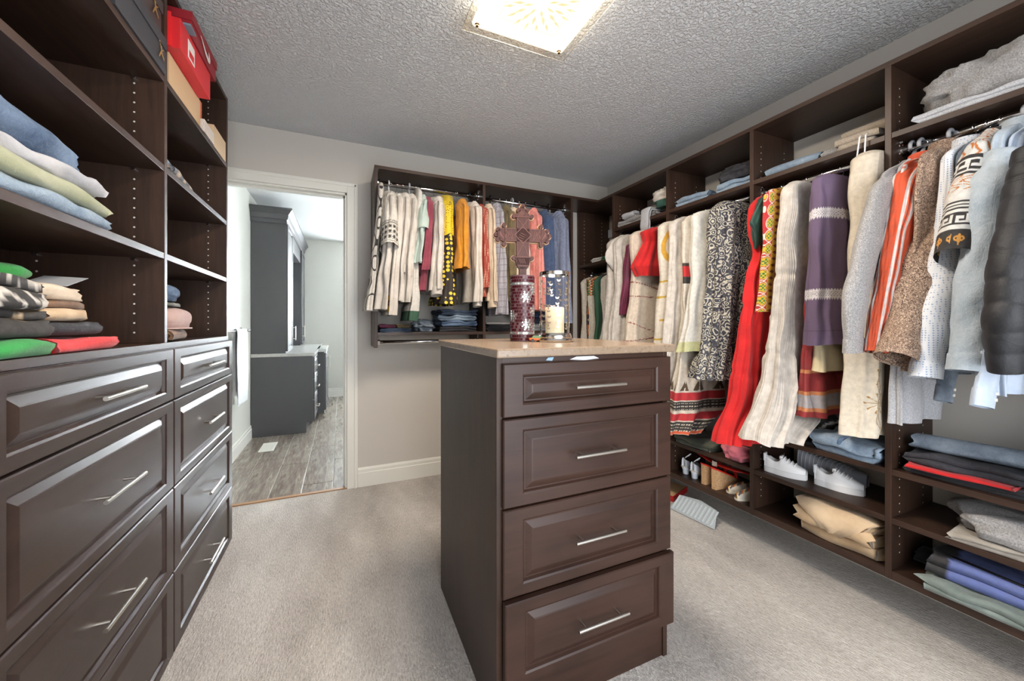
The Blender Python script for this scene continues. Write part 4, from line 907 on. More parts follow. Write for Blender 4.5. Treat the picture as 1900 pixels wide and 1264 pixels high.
garment('baroque_shirt', 'short sleeve shirt with black white and gold Greek key print', 'shirt', 'R', .515, shirtp(.8, .19, .035, .045), M_PAINT, sleeve=[dict(path=P5(.515, [(1845, 262), (1822, 300), (1806, 380), (1794, 480)]), r=(.05, .075, .088, .094), flat=.6, mat=M_PAINT, paint=baroque, N=260, M=260, wr=.003)], N=90, M=120,
        paint=lambda a, b, d, q, s: np.where((np.abs(np.sin(d*70+2*np.sin(a*60))) < .35)[:, None], S(34, 32, 34), S(224, 220, 212)), collar=(M_BLACK, .03, .055), hang='wire', group=GW)
M_LDS = denim('washed_light_denim_shirting', S(160, 174, 186), S(200, 210, 218))
garment('denim_shirt', 'washed light denim shirt with a wide sleeve and brown cuff button', 'shirt', 'R', .465, shirtp(.85, .19, .045, .035), M_LDS, sleeve=[dict(path=P5(.465, [(1862, 290), (1848, 350), (1838, 480), (1830, 590), (1824, 688)]), r=(.05, .066, .064, .058, .05), flat=.85, cuff=True, buttons=1, bdark=True)], collar=(M_LDS, .035, .06), hang='grey', group=GW)
M_PBL = fabric('pale_blue_oxford', S(190, 202, 218), S(166, 180, 200), 14)
garment('oxford_shirt', 'pale blue oxford shirt with its cuff below the denim sleeve', 'shirt', 'R', .435, shirtp(.9, .18, .03, .05), M_PBL, sleeve=[dict(path=P5(.435, [(1885, 330), (1870, 500), (1858, 660), (1850, 755)]), r=(.045, .05, .05, .045), flat=.4, cuff=True, buttons=2)], group=GW)
M_PUFF = fabric('black_quilted_nylon', S(30, 31, 36), S(20, 21, 25), 30, .3, rough=.55, sheen=0)
garment('puffer_jacket', 'black quilted puffer jacket at the front of the right rod', 'jacket', 'R', .375, shirtp(.8, .21, .07, .03), M_PUFF, sleeve=[dict(path=P5(.375, [(1925, 275), (1922, 350), (1905, 480), (1897, 590), (1903, 690)]), r=(.055, .07, .072, .068, .055), flat=.7, quilt=.062, wr=.003, M=120)], hang='grey', group=GW)

def build_garments():
    def drop(g, d):
        (_, _, _, wall, s_, *_r), k = g
        if d < 20: return d
        L = (k.get('xr') or 2.03, s_, k.get('zr') or RZ) if wall == 'R' else (s_, 2.72, 2.105)
        X, Y = (L[0]-.2, L[1]) if wall == 'R' else (L[0], L[1]-.18); return L[2]-z_at(X, Y, d)
    for g in GARMS:
        a, k = g; nb = []; same = [h for h in GARMS if h is not g and h[0][3] == a[3] and h[1].get('zr') == k.get('zr')]
        for sg in (1, -1):
            c = sorted([h for h in same if (h[0][4]-a[4])*sg > 0], key=lambda h: abs(h[0][4]-a[4]))[:2]
            for h in c:
                P = h[0][5]; nb.append((h[0][4]-a[4], min(p[1] for p in P), max(p[2] for p in P[:-1]), drop(h, P[-1][0])))
        make_garment(*a, nb=[n for n in nb if abs(n[0]) < .2], **k)
build_garments()
# ------------------------------------------------------------------ folded and rolled clothes
def serp(Wd, layers, t):
    P = []; g = t*1.06; r = g/2
    for i in range(layers):
        z = t/2+i*g; xs = np.linspace(-Wd/2+r, Wd/2-r, 12); xs = xs if i % 2 == 0 else xs[::-1]
        P += [(x, z) for x in xs]
        if i < layers-1:
            s = 1 if i % 2 == 0 else -1
            P += [(s*(Wd/2-r)+s*r*math.sin(math.pi*k/6), z+r-r*math.cos(math.pi*k/6)) for k in range(1, 6)]
    return np.array(P)
def spiral(r0, turns, t, flat=.7):
    n = int(28*turns); q = np.linspace(0, 2*math.pi*turns, n); r = r0+q/(2*math.pi)*t*1.1
    x, z = -r*np.cos(q), r*np.sin(q)*flat; P = np.stack([x, z], 1); P[:, 1] -= P[:, 1].min()-t/2; return P
def ribbon(path, t, L, seed, amp=.006, M=30, taper=.05, zamp=.5):
    amp *= 1.3
    path = np.asarray(path, float); K = len(path); sn = Sines(seed)
    T = np.gradient(path, axis=0); T /= np.linalg.norm(T, axis=1)[:, None]+1e-9; Nn = np.stack([-T[:, 1], T[:, 0]], 1)
    loop = np.concatenate([path+Nn*t/2*.93, (path-Nn*t/2*.93)[::-1]]); n = len(loop); V = []
    for j in range(M):
        s = j/(M-1); y = -L/2+L*s; e = 1-taper*(abs(2*s-1)**4)
        dx = amp*sn(loop[:, 0]*1.5, y*1.5, loop[:, 1]*6, 3); dz = amp*zamp*sn(loop[:, 0]*2+5, y*2, loop[:, 1]*2, 4); dy = amp*1.6*sn(loop[:, 0], loop[:, 1]*14+9, 0, 5)*abs(2*s-1)
        zz = loop[:, 1]*e; V.append(np.stack([loop[:, 0]*e+dx, y+dy*np.sign(s-.5), np.maximum(zz+dz*np.clip(zz/.01, 0, 1), 0.0005)], 1))
    V = np.concatenate(V); Fc = [(j*n+k, j*n+(k+1) % n, (j+1)*n+(k+1) % n, (j+1)*n+k) for j in range(M-1) for k in range(n)]
    for b, rev in ((0, True), ((M-1)*n, False)):
        for k in range(K-1):
            f = (b+k, b+k+1, b+n-2-k, b+n-1-k); Fc.append(f[::-1] if not rev else f)
    return V, Fc
def crumple(rx, ry, rz, seed, amp=.02, N=64, M=40, f=4, flat=1.0, creases=1.0):
    sn = Sines(seed, 9); th = np.linspace(0, 2*math.pi, N, endpoint=False); ph = np.linspace(.02, math.pi-.02, M)
    P, Tt = np.meshgrid(ph, th, indexing='ij')
    pw = lambda v, e: np.sign(v)*np.abs(v)**e
    x, y, z = pw(np.sin(P), .7)*pw(np.cos(Tt), .75), pw(np.sin(P), .7)*pw(np.sin(Tt), .75), pw(np.cos(P), .8)
    d = 1+amp/max(rx, rz)*(sn(x*rx, y*ry, z*rz, f)-creases*1.2*np.abs(sn(x*rx+3, y*ry, z*rz, f*1.8))+.4*sn(x*rx, y*ry+2, z*rz, f*4))
    X, Y, Z = x*rx*d, y*ry*d, (z*d*.5+.5)*rz; Z = np.maximum(Z, .0005)
    Z = np.where(z < -.55, np.minimum(Z, .004), Z); Z = np.maximum(Z, .0005)
    V = np.stack([X, Y, Z], -1).reshape(-1, 3); idx = np.arange(M*N).reshape(M, N); nx_ = np.roll(idx, -1, 1)
    Fc = np.stack([idx[:-1], idx[1:], nx_[1:], nx_[:-1]], -1).reshape(-1, 4).tolist(); Fc += [idx[0].tolist(), idx[-1][::-1].tolist()]; return V, Fc
def put(name, label, cat, VF, mat, loc, rot=0, group=None, paint=None, parts=None, tilt=0):
    V, Fc = VF; V = np.asarray(V, float); SEED[0] += 1
    c = paint(V) if paint else None
    if tilt:
        ct, st = math.cos(tilt), math.sin(tilt); V = np.stack([V[:, 0]*ct-V[:, 2]*st, V[:, 1], V[:, 0]*st+V[:, 2]*ct], 1); V[:, 2] -= V[:, 2].min()
    if parts:
        o = thing(name, label, cat, loc, rot, group); new('body', V, Fc, mat, o, True, c, local=True)
        for pn, m_, VF2 in parts: new(pn, VF2[0], VF2[1], m_, o, True, local=True)
    else:
        o = new(name, V, Fc, mat, None, True, c); o.location = loc; o.rotation_euler = (0, 0, rot); tag(o, label, cat, group)
    return o
def fold(name, label, cat, mat, x, y, z, Wd, L, layers, t, rot=0, group=None, amp=.006, **kw):
    SEED[0] += 1; put(name, label, cat, ribbon(serp(Wd, layers, t), t, L, SEED[0], amp), mat, (x, y, z), rot, group, **kw); return z+t*(1+1.06*(layers-1))+.002
def roll(name, label, cat, mat, x, y, z, r0, turns, t, L, rot=0, group=None, flat=.7, amp=.004, **kw):
    SEED[0] += 1; P = spiral(r0, turns, t, flat); put(name, label, cat, ribbon(P, t, L, SEED[0], amp, taper=.08), mat, (x, y, z), rot, group, **kw); return z+P[:, 1].max()+t/2
def heap(name, label, cat, mat, x, y, z, rx, ry, rz, rot=0, group=None, amp=.02, f=4, **kw):
    SEED[0] += 1; cr = kw.pop('creases', 1.0); put(name, label, cat, crumple(rx, ry, rz, SEED[0], amp, f=f, creases=cr), mat, (x, y, z), rot, group, **kw); return z+rz
# --- left hutch
GL = 'clothes folded on the left shelves'
z = 1.4025
z = fold('folded_trousers', 'pale blue folded trousers at the bottom of the denim stack', 'trousers', M_DN_LIGHT, -.69, 1.165, z, .27, .43, 2, .018, group=GL, amp=.012)
z = fold('folded_trousers', 'yellow green folded trousers in the denim stack', 'trousers', fabric('celery_cotton', S(168, 170, 142), S(146, 150, 118), 10), -.69, 1.165, z, .27, .43, 2, .018, .03, group=GL, amp=.012)
z = fold('folded_trousers', 'pale grey folded trousers under the rolled jeans', 'trousers', fabric('pale_grey_twill', S(186, 186, 190), S(158, 160, 168), 12), -.69, 1.15, z, .25, .4, 2, .018, -.03, group=GL, amp=.012)
roll('rolled_jeans', 'rolled blue jeans with pale seams on the folded stack', 'jeans', M_DN_BLUE, -.645, 1.135, z, .03, 1.9, .017, .38, .08, group=GL, flat=.62, amp=.006)
# pile on the counter
z = 1.0945
fold('folded_shirt', 'red folded shirt at the base of the clothes pile', 'shirt', M_RED, -.675, 1.275, z, .24, .24, 2, .016, group=GL)
fold('folded_shirt', 'green folded shirt beside the red one in the clothes pile', 'shirt', M_GREEN, -.675, 1.04, z, .25, .195, 2, .016, group=GL, amp=.008)
zb_ = z+.038
z2 = fold('black_trousers', 'black trousers folded over the red shirt', 'trousers', M_DN_BLACK, -.69, 1.265, zb_, .24, .23, 2, .015, .03, group=GL, amp=.008)
z3 = fold('folded_shorts', 'tan and black folded shorts in the clothes pile', 'shorts', M_PAINT, -.68, 1.04, zb_, .25, .19, 3, .017, -.03, group=GL, amp=.009, paint=lambda V: np.where((np.sin(V[:, 0]*22+V[:, 1]*14)*np.sin(V[:, 1]*26) > .1)[:, None], S(196, 172, 142), S(36, 34, 34)))
z2 = fold('beige_shirt', 'beige folded shirt above the black trousers', 'shirt', M_TAN, -.70, 1.235, z2, .23, .22, 2, .014, .08, group=GL, amp=.009)
z2 = fold('brown_shirt', 'brown folded shirt in the clothes pile', 'shirt', M_BROWN, -.70, 1.225, z2, .23, .21, 1, .016, 0, group=GL)
z2 = fold('cream_sweater', 'cream folded sweater on the brown shirt', 'sweater', M_CRM, -.70, 1.225, z2, .23, .21, 2, .017, .1, group=GL, amp=.01)
z3 = fold('print_sweater', 'black and white patterned sweater near the top of the pile', 'sweater', M_PAINT, -.68, 1.04, z3, .25, .19, 3, .02, .04, group=GL, amp=.01, paint=lambda V: np.where((np.sin(V[:, 0]*70+2*np.sin(V[:, 1]*40)+V[:, 2]*90)*np.sin(V[:, 1]*60+V[:, 2]*60) > -.05)[:, None], S(214, 208, 200), S(34, 34, 36)))
heap('green_beanie', 'bright green knitted cap on the cream sweater', 'cap', M_GREEN, -.73, 1.20, z2, .09, .085, .045, group=GL, amp=.006)
heap('grey_beanie', 'dark grey knitted cap on top of the patterned sweater', 'cap', heather('charcoal_knit', S(104, 104, 108), S(70, 70, 76)), -.69, 1.03, z3, .1, .085, .06, group=GL, amp=.006)
solo('price_tag', [(-.62, 1.32, z2+.001), (-.62, 1.41, z2+.03), (-.70, 1.40, z2+.032), (-.70, 1.31, z2+.003), (-.62, 1.32, z2+.002), (-.62, 1.41, z2+.031), (-.70, 1.40, z2+.033), (-.70, 1.31, z2+.004)], [(0, 3, 2, 1), (4, 5, 6, 7), (0, 1, 5, 4), (1, 2, 6, 5), (2, 3, 7, 6), (3, 0, 4, 7)], plain('grey_card', S(176, 180, 186), .6), 'grey paper tag sticking out of the clothes pile', 'tag')
# right bay of the hutch
z = 1.0945
roll('brown_scarf', 'brown rolled scarf under the pink hat', 'scarf', M_BROWN, -.60, 1.87, z, .014, 1.6, .012, .2, .1, group=GL)
roll('tan_belt', 'coiled tan belt beside the brown scarf', 'belt', plain('tan_leather', S(150, 108, 66), .5), -.66, 1.76, z, .012, 2.2, .006, .035, 1.57, group=GL)
t = thing('sun_hat', 'dusty pink brimmed hat lying on its side in the hutch', 'hat', (-.64, 1.90, z+.045), group=GL)
m_ = fabric('dusty_pink_felt', S(196, 166, 158), S(176, 146, 140), 14)
V, Fc = crumple(.085, .16, .085, 77, .003, f=2, creases=.2); new('crown', V, Fc, m_, t, True, local=True)
m = MB().lathe([(.085, .004), (.1, .0), (.108, .0), (.108, .005), (.1, .005), (.085, .009)], (0, 0, 0), 40, True); m.V = [(x*.85, y*1.75, z_) for x, y, z_ in m.V]; m.build('brim', m_, t, True, local=True)
fold('olive_shirt', 'olive folded shirt on the pink hat', 'shirt', M_OLV2, -.66, 1.86, z+.132, .18, .2, 1, .012, .1, group=GL)
heap('baseball_cap', 'blue denim cap on top of the olive shirt', 'cap', M_DN_BLUE, -.65, 1.82, z+.146, .09, .1, .07, group=GL, amp=.006)
z = 1.7025
z = fold('knit_top', 'beige and grey folded top on the small hutch shelf', 'top', M_PAINT, -.64, 1.90, z, .16, .3, 2, .014, .1, group=GL, paint=lambda V: np.where((np.sin(V[:, 1]*80+V[:, 0]*40) > .2)[:, None], S(190, 170, 150), S(104, 104, 110)))
roll('grey_trousers', 'grey rolled trousers on the beige folded top', 'trousers', M_DN_GREY, -.62, 1.825, z, .012, 1.6, .012, .18, .08, group=GL)
fold('black_sweater', 'black folded sweater on the shelf over the pink hat', 'sweater', M_BLACK, -.74, 1.83, 1.4025, .2, .14, 2, .018, 0, group=GL)

# --- shoe boxes on the top hutch shelf
def shoebox(label, x0, x1, y0, y1, z0, h, body, lid, lidh=.035, group='shoe boxes on the hutch', extra=None, lift=0):
    t = thing('shoe_box', label, 'box', ((x0+x1)/2, (y0+y1)/2, z0), group=group)
    MB().box(x0, x1, y0, y1, z0, z0+h, .001).build('carton', body, t)
    if lid: MB().box(x0-.004, x1+.004, y0-.004, y1+.004, z0+h-lidh, z0+h+.003, .001).build('lid', lid, t)
    if extra: extra(t)
    return t
CB = plain('kraft_card', S(196, 164, 126), .8); CBL = plain('black_card', S(52, 52, 56), .5); CRED = plain('red_card', S(206, 34, 40), .5); CDR = plain('dark_red_card', S(150, 30, 40), .5)
GOLD = plain('gold_foil', S(206, 160, 90), .35, .8); WHT = plain('white_print', S(232, 228, 224), .6)
def jumper(t, x, y, z, s):
    "leaping figure with a ball, gold foil, on a face looking along +x"
    P = [(0, .5), (.06, .56), (.02, .62), (-.05, .58), (-.06, .48), (-.1, .36), (-.42, .5), (-.44, .46), (-.14, .26), (-.12, .1), (-.5, -.2), (-.52, -.28), (-.46, -.3), (-.04, -.04), (.1, -.1), (.34, -.46), (.44, -.44), (.4, -.36), (.2, 0), (.08, .14), (.04, .3), (.12, .5), (.24, .66), (.2, .7), (.06, .5)]
    MB().prism([(a*s, b*s) for a, b in P], 0, .0012, lambda a, b, c: (x+c, y-a, z+b)).prism([(.3*s+.08*s*math.cos(k), .78*s+.08*s*math.sin(k)) for k in np.arange(0, 6.28, .6)], 0, .0012, lambda a, b, c: (x+c, y-a, z+b)).build('gold_emblem', GOLD, t)
def swoosh(t, x, y, z, s, mat=WHT):
    top = [(-.5, -.05), (-.46, -.2), (-.3, -.24), (.0, -.14), (.5, .16)]; bot = [(.5, .16), (.0, -.02), (-.28, -.1), (-.36, -.08), (-.36, .02), (-.34, .12)]
    MB().prism([(a*s, b*s) for a, b in top+bot[1:]], 0, .0012, lambda a, b, c: (x+c, y-a, z+b)).build('check_mark_emblem', mat, t)
zc = 2.0065
shoebox('black shoe box with a gold leaping figure emblem on the hutch', -.86, -.545, 1.36, 1.675, zc, .115, CBL, CBL, extra=lambda t: jumper(t, -.5405, 1.63, zc+.045, .042))
shoebox('upper black shoe box with a copper figure emblem', -.86, -.55, 1.36, 1.66, zc+.119, .11, plain('brown_black_card', S(66, 54, 52), .5), plain('brown_black_card', S(66, 54, 52), .5), extra=lambda t: jumper(t, -.5455, 1.60, zc+.165, .045))
shoebox('plain kraft shoe box under the red boxes', -.86, -.56, 1.755, 2.09, zc, .125, CB, None)
def redx(t):
    MB().box(-.5195, -.5185, 1.80, 1.87, zc+.147, zc+.215).build('paper_label', WHT, t)
    MB().box(-.5185, -.518, 1.81, 1.86, zc+.155, zc+.18).build('label_print', CRED, t)
    MB().box(-.80, -.545, 1.722, 1.7265, zc+.13, zc+.25).build('end_flap', plain('bright_red_card', S(226, 40, 44), .45), t)
shoebox('red shoe box with a white label on the kraft box', -.82, -.52, 1.727, 2.07, zc+.1285, .11, CRED, None, extra=redx)
shoebox('dark red shoe box with a white check mark emblem on top', -.83, -.515, 1.82, 2.13, zc+.2420, .085, CDR, CDR, .03, extra=lambda t: (swoosh(t, -.5105, 1.97, zc+.285, .12)))
solo('tissue_lid', *(lambda m: (m.V, m.F))(MB().box(-.70, -.50, 1.76, 1.82, zc+.2405, zc+.247)), plain('slate_card', S(110, 130, 142), .6), 'slate grey card lid resting on the red shoe box', 'lid')
shoebox('black and silver patterned box beside the kraft box', -.84, -.585, 2.105, 2.17, zc, .2, plain('silver_print_card', S(120, 118, 120), .4), None)
shoebox('slim orange box on the top hutch shelf', -.84, -.585, 2.175, 2.205, zc, .17, plain('orange_card', S(214, 96, 50), .5), None)
shoebox('small white speckled box at the shelf edge', -.58, -.548, 2.10, 2.24, zc, .055, dots_fine('speckled_card', S(206, 196, 186), S(120, 108, 100), 160), None)
shoebox('small kraft box beside the end panel', -.80, -.553, 2.26, 2.465, zc, .105, plain('pale_kraft_card', S(206, 178, 144), .8), None)

# --- back unit shelf
GJ = 'jeans folded on the back shelf'
zs = 1.1035
fold('folded_jeans', 'flat dark blue jeans at the left end of the back shelf', 'jeans', M_DN_DARK, .335, 2.76, zs, .24, .2, 2, .012, 1.57, group=GJ)
fold('folded_blouse', 'burgundy folded top on the flat dark jeans', 'top', M_BURG, .285, 2.76, zs+.029, .2, .085, 2, .011, 1.57, group=GJ)
fold('folded_blouse', 'olive folded top on the flat dark jeans', 'top', M_OLIVE, .385, 2.76, zs+.029, .2, .08, 2, .010, 1.57, group=GJ)
heap('crumpled_jeans', 'crumpled grey blue jeans in the middle of the back shelf', 'jeans', M_DN_GREY, .535, 2.76, zs, .08, .12, .085, group=GJ, amp=.03, f=6)
z = zs
for lab, mt, k in (('charcoal jeans at the bottom of the back shelf stack', M_DN_BLACK, .0), ('faded blue jeans second in the back shelf stack', M_DN_BLUE, .08), ('light blue jeans third in the back shelf stack', M_DN_LIGHT, -.06), ('dark indigo jeans on top of the back shelf stack', M_DN_DARK, .05)):
    z = fold('folded_jeans', lab, 'jeans', mt, .765, 2.77, z, .27, .26, 2, .018, 1.57+k, group=GJ, amp=.012)
z = fold('black_jumper', 'black folded jumper on the back shelf behind the vase', 'sweater', M_BLACK, 1.10, 2.77, zs, .25, .24, 3, .016, 1.6, group=GJ, amp=.01)
fold('white_vest', 'white folded vest on the black jumper', 'vest', M_WHT, 1.09, 2.77, z, .2, .2, 1, .014, 1.57, group=GJ)
z = fold('grey_jumper', 'grey folded jumper on the back shelf behind the candle holder', 'sweater', M_HG, 1.46, 2.77, zs, .26, .26, 3, .018, 1.6, group=GJ, amp=.01)

# --- right wall, upper shelf
GU = 'clothes on the upper right shelf'
zs = 1.9005
heap('grey_hoodie', 'large grey hooded sweatshirt bundled on the upper right shelf', 'hoodie', M_HG, 2.09, .535, zs+.037, .12, .185, .17, .05, GU, amp=.03, f=4)
z = fold('grey_joggers', 'grey jogging trousers folded under the bundled hoodie', 'trousers', M_HLG, 2.08, .545, zs, .25, .34, 2, .017, .05, GU, amp=.008)
heap('grey_joggers', 'crumpled grey sleeve end beside the bundled hoodie', 'trousers', M_HLG, 2.05, .295, zs, .09, .055, .1, 0, GU, amp=.02, f=6)
roll('light_jeans', 'light blue rolled jeans on the shelf over the gauze dress', 'jeans', M_DN_LIGHT, 2.05, 1.17, zs, .022, 1.6, .013, .25, .03, GU, flat=.75)
roll('grey_leggings', 'small grey rolled leggings between rolled jeans and taupe sweatpants', 'leggings', M_HG, 2.03, 1.0, zs, .012, 2, .01, .07, .2, GU)
z = fold('taupe_sweatpants', 'taupe sweatpants folded with a drawstring hanging down', 'sweatpants', M_HTAUPE, 2.05, .885, zs, .2, .15, 2, .026, -.04, GU, amp=.01,
     parts=[('drawstring', M_PL_WHT, (lambda m: (m.V, m.F))(MB().tube([(-.10, -.05, .03), (-.115, -.05, .02), (-.118, -.048, -.06), (-.119, -.045, -.14)], .003, 6).tube([(-.10, -.03, .03), (-.115, -.03, .02), (-.118, -.02, -.08), (-.119, -.015, -.19)], .003, 6))), ('aglet', M_PL_BLK, (lambda m: (m.V, m.F))(MB().tube([(-.119, -.045, -.14), (-.119, -.045, -.165)], .0036, 6).tube([(-.119, -.015, -.19), (-.119, -.015, -.215)], .0036, 6)))])
roll('taupe_hoodie', 'taupe hoodie rolled on top of the taupe sweatpants', 'hoodie', M_HTAUPE, 2.08, .89, z, .02, 1.6, .018, .16, .05, GU, flat=.55)
fold('blue_jeans', 'washed blue jeans folded on the shelf over the cream dresses', 'jeans', M_DN_LIGHT, 2.06, 1.725, zs, .2, .23, 2, .026, .05, GU, amp=.008)
z = fold('washed_jeans', 'pale washed jeans under the black trousers', 'jeans', M_DN_LIGHT, 2.06, 1.45, zs, .2, .2, 2, .026, .04, GU, amp=.008)
heap('black_trousers', 'black trousers crumpled on the shelf over the paisley dress', 'trousers', M_DN_BLACK, 2.08, 1.47, z, .11, .12, .1, .1, GU, amp=.025, f=6)
z = fold('grey_sweatpants', 'grey sweatpants folded on the shelf beside the corner', 'sweatpants', M_HG, 2.06, 2.22, zs, .2, .36, 2, .024, .04, GU, amp=.01)
roll('white_towel', 'small pale grey rolled top at the front of the corner shelf', 'top', M_HLG, 1.985, 2.28, z, .012, 1.6, .012, .12, .1, GU)
heap('cream_hoodie', 'cream hoodie with a green patch on the shelf by the corner', 'hoodie', M_PAINT, 2.07, 1.99, z, .10, .075, .16, 0, GU, amp=.035, f=5, paint=lambda V: np.where(((V[:, 2] < .05) & (V[:, 0] < -.02) & (np.abs(V[:, 1]) < .06))[:, None], S(44, 96, 84), S(214, 206, 194)))
pth = [(.12, .012), (.06, .012), (.0, .013), (-.10, .013), (-.118, .008), (-.124, -.01), (-.126, -.05), (-.128, -.1), (-.13, -.15)]
V, Fc = ribbon(np.array([(a, b+.2) for a, b in pth]), .018, .085, 91, .004); V[:, 2] -= .2
put('grey_cardigan', 'grey cardigan with one sleeve hanging over the shelf edge', 'cardigan', (V, Fc), M_HLG, (2.065, 2.08, z+.0), 0, GU)
fold('corner_scarf', 'white and green scarf folded on the low corner shelf', 'scarf', M_PAINT, 2.05, 2.6, 1.6785, .18, .26, 2, .018, .1, GU, amp=.012, paint=lambda V: np.where((V[:, 1] < .02)[:, None], S(36, 100, 72), S(226, 224, 220)))

# --- right wall, lower shelves
GD = 'clothes on the lower right shelves'
za, zb2, zc2 = .2025, .4075, .5955
z = fold('black_shirt', 'black shirt folded at the bottom of the nearest shelf stack', 'shirt', M_BLACK, 2.09, .56, zc2, .24, .36, 2, .012, .03, GD)
fold('red_shorts', 'red shorts sticking out from under the black shirt', 'shorts', M_RED, 1.99, .60, z, .10, .26, 1, .012, .05, GD, amp=.006)
z = fold('black_jeans', 'black jeans folded above the red shorts', 'jeans', M_DN_BLACK, 2.09, .56, z+.014, .23, .36, 2, .02, .04, GD, amp=.012)
roll('grey_jeans', 'blue grey rolled jeans on top of the black jeans', 'jeans', M_DN_GREY, 2.06, .55, z, .02, 1.6, .015, .37, .05, GD, flat=.6, amp=.008)
z = zc2
for lab, mt in (('pale blue folded jeans in the stack at the shelf end', M_DN_LIGHT), ('periwinkle folded sweatshirt in the stack at the shelf end', M_PERI), ('dark indigo folded jeans in the stack at the shelf end', M_DN_DARK), ('washed grey folded jeans topping the stack at the shelf end', M_DN_GREY)):
    z = fold('folded_clothes', lab, 'jeans' if 'jeans' in lab else 'sweatshirt', mt, 2.06, .305, z, .24, .12, 2, .024, 0, GD, amp=.006)
z = fold('beige_trousers', 'beige grey trousers folded under the grey sweatshirt', 'trousers', fabric('stone_twill', S(172, 164, 152), S(146, 138, 128), 12), 2.07, .45, zb2, .24, .34, 2, .014, .1, GD, amp=.012)
heap('grey_sweatshirt', 'soft grey sweatshirt lying on the beige grey trousers', 'sweatshirt', M_HG, 2.08, .47, z, .125, .19, .085, .08, GD, amp=.026, f=4)
z = fold('sage_trousers', 'sage green trousers folded on the bottom shelf', 'trousers', M_SAGE, 2.05, .475, za, .26, .4, 2, .022, .05, GD, amp=.014)
put('fleece_jacket', 'periwinkle fleece jacket with a black zip on the sage trousers', 'jacket', ribbon(serp(.22, 2, .033), .033, .34, 51, .006), M_PAINT, (2.07, .51, z), .04, GD, paint=lambda V: np.where((V[:, 1] > .115)[:, None], S(34, 34, 38), S(100, 116, 176)),
    parts=[('zip', M_PL_BLK, (lambda m: (m.V, m.F))(MB().tube([(-.05, .115, .07), (-.07, .0, .071), (-.09, -.1, .07), (-.108, -.17, .064)], .006, 8, flat=.5)))])
roll('black_bag', 'black rolled bag with white lettering edge beside the fleece jacket', 'bag', M_BLACK, 2.13, .725, za, .02, 1.4, .014, .06, .0, GD)
# middle bay
fold('light_jeans', 'light blue jeans rolled below the gold embroidered dress', 'jeans', M_DN_LIGHT, 2.05, .92, zc2, .22, .24, 3, .026, -.08, GD, amp=.01, parts=[('waistband', M_DN_BLUE, ribbon(serp(.222, 3, .027), .027, .02, 5, .001))])
heap('black_backpack', 'black backpack with white strap edging behind the gauze dress', 'backpack', M_PAINT, 2.16, 1.15, zc2, .09, .1, .15, 0, GD, amp=.02, f=5, paint=lambda V: np.where((np.abs(np.sin(V[:, 1]*30+V[:, 2]*30)) < .16)[:, None], S(226, 224, 220), S(34, 34, 38)))
fold('dark_shorts', 'dark shorts lying flat under the red dress hem', 'shorts', M_BLACK, 2.02, 1.16, zc2-.0, .07, .2, 1, .012, 0, GD)
pth = np.array([(.13, .03), (.05, .03), (-.04, .032), (-.11, .034), (-.135, .022), (-.142, -.01), (-.146, -.055)])
V, Fc = ribbon(pth+[0, .2], .02, .3, 92, .012, zamp=.5); V[:, 2] -= .2
k = np.clip(-(V[:, 2]-.02)*14, 0, 1); V[:, 1] = V[:, 1]*(1-.75*k)+.0*k
z = fold('beige_fabric', 'beige cloth folded in layers on the lowest shelf', 'cloth', M_TAN, 2.07, .96, za, .25, .28, 3, .042, -.02, GD, amp=.012)
put('beige_throw', 'pale beige throw with a corner hanging over the lowest shelf', 'throw', (V, Fc), fabric('pale_beige_cotton', S(216, 192, 160), S(196, 168, 134), 8), (2.07, .96, z-.018), -.02, GD)
# bay under the red hem dress
z = fold('cargo_trousers', 'army green cargo trousers folded under the embroidered hem', 'trousers', M_OLV2, 2.06, 1.71, zb2, .24, .27, 2, .026, .06, GD, amp=.016)
heap('black_tee', 'black shirt heaped behind the pink blouse', 'shirt', M_BLACK, 2.15, 1.455, zb2, .09, .1, .13, 0, GD, amp=.02)
heap('pink_blouse', 'coral pink blouse crumpled at the shelf front', 'blouse', M_PINK, 2.01, 1.435, zb2, .055, .09, .075, 0, GD, amp=.016, f=5)

# ------------------------------------------------------------------ shoes
def upper(L, Wd, hfun, wfun, open_=(.06, .42), dip=.05, N=26, M=34, z0=0):
    "lofted shoe upper; local x = heel (0) to toe (L)"
    V = []; 
    for i in range(M):
        t_ = i/(M-1); w = Wd/2*wfun(t_); h = hfun(t_)
        o = max(0, min(1, (t_-open_[0])/.05))*max(0, min(1, (open_[1]-t_)/.08))
        for k in range(N):
            q = math.pi*k/(N-1); c, s = math.cos(q), math.sin(q)
            y = w*math.copysign(abs(c)**.8, c); z = h*s**.55
            if o > 0 and s > .72: z -= dip*o*((s-.72)/.28)**.5*(h/.06)
            V.append((t_*L, y, z0+z))
    Fc = [(i*N+k, (i+1)*N+k, (i+1)*N+k+1, i*N+k+1) for i in range(M-1) for k in range(N-1)]+[list(range(N))[::-1], [(M-1)*N+k for k in range(N)]]
    return V, Fc
def sole(L, Wd, wfun, h, lift=lambda t: 0, M=30, grow=.004):
    P = []; 
    for i in range(M+1): t_ = i/M; P.append((t_*L, Wd/2*wfun(t_)+grow, lift(t_)))
    P = [(-.003, 0, lift(0))]+P+[(L+.003, 0, lift(1))]
    ring = P+[(x, -y, z) for x, y, z in P[::-1] if y > 0]; n = len(ring)
    V = [(x, y, z) for x, y, z in ring]+[(x, y, z+h) for x, y, z in ring]
    return V, [list(range(n))[::-1], list(range(n, 2*n))]+[(i, (i+1) % n, n+(i+1) % n, n+i) for i in range(n)]
wsh = lambda t: (math.sin(math.pi*min(1, max(0.0, (t*.96+.02)))**.9)**.35)*(.74+.26*math.sin(math.pi*max(0, min(1, (t-.25)/.9))))
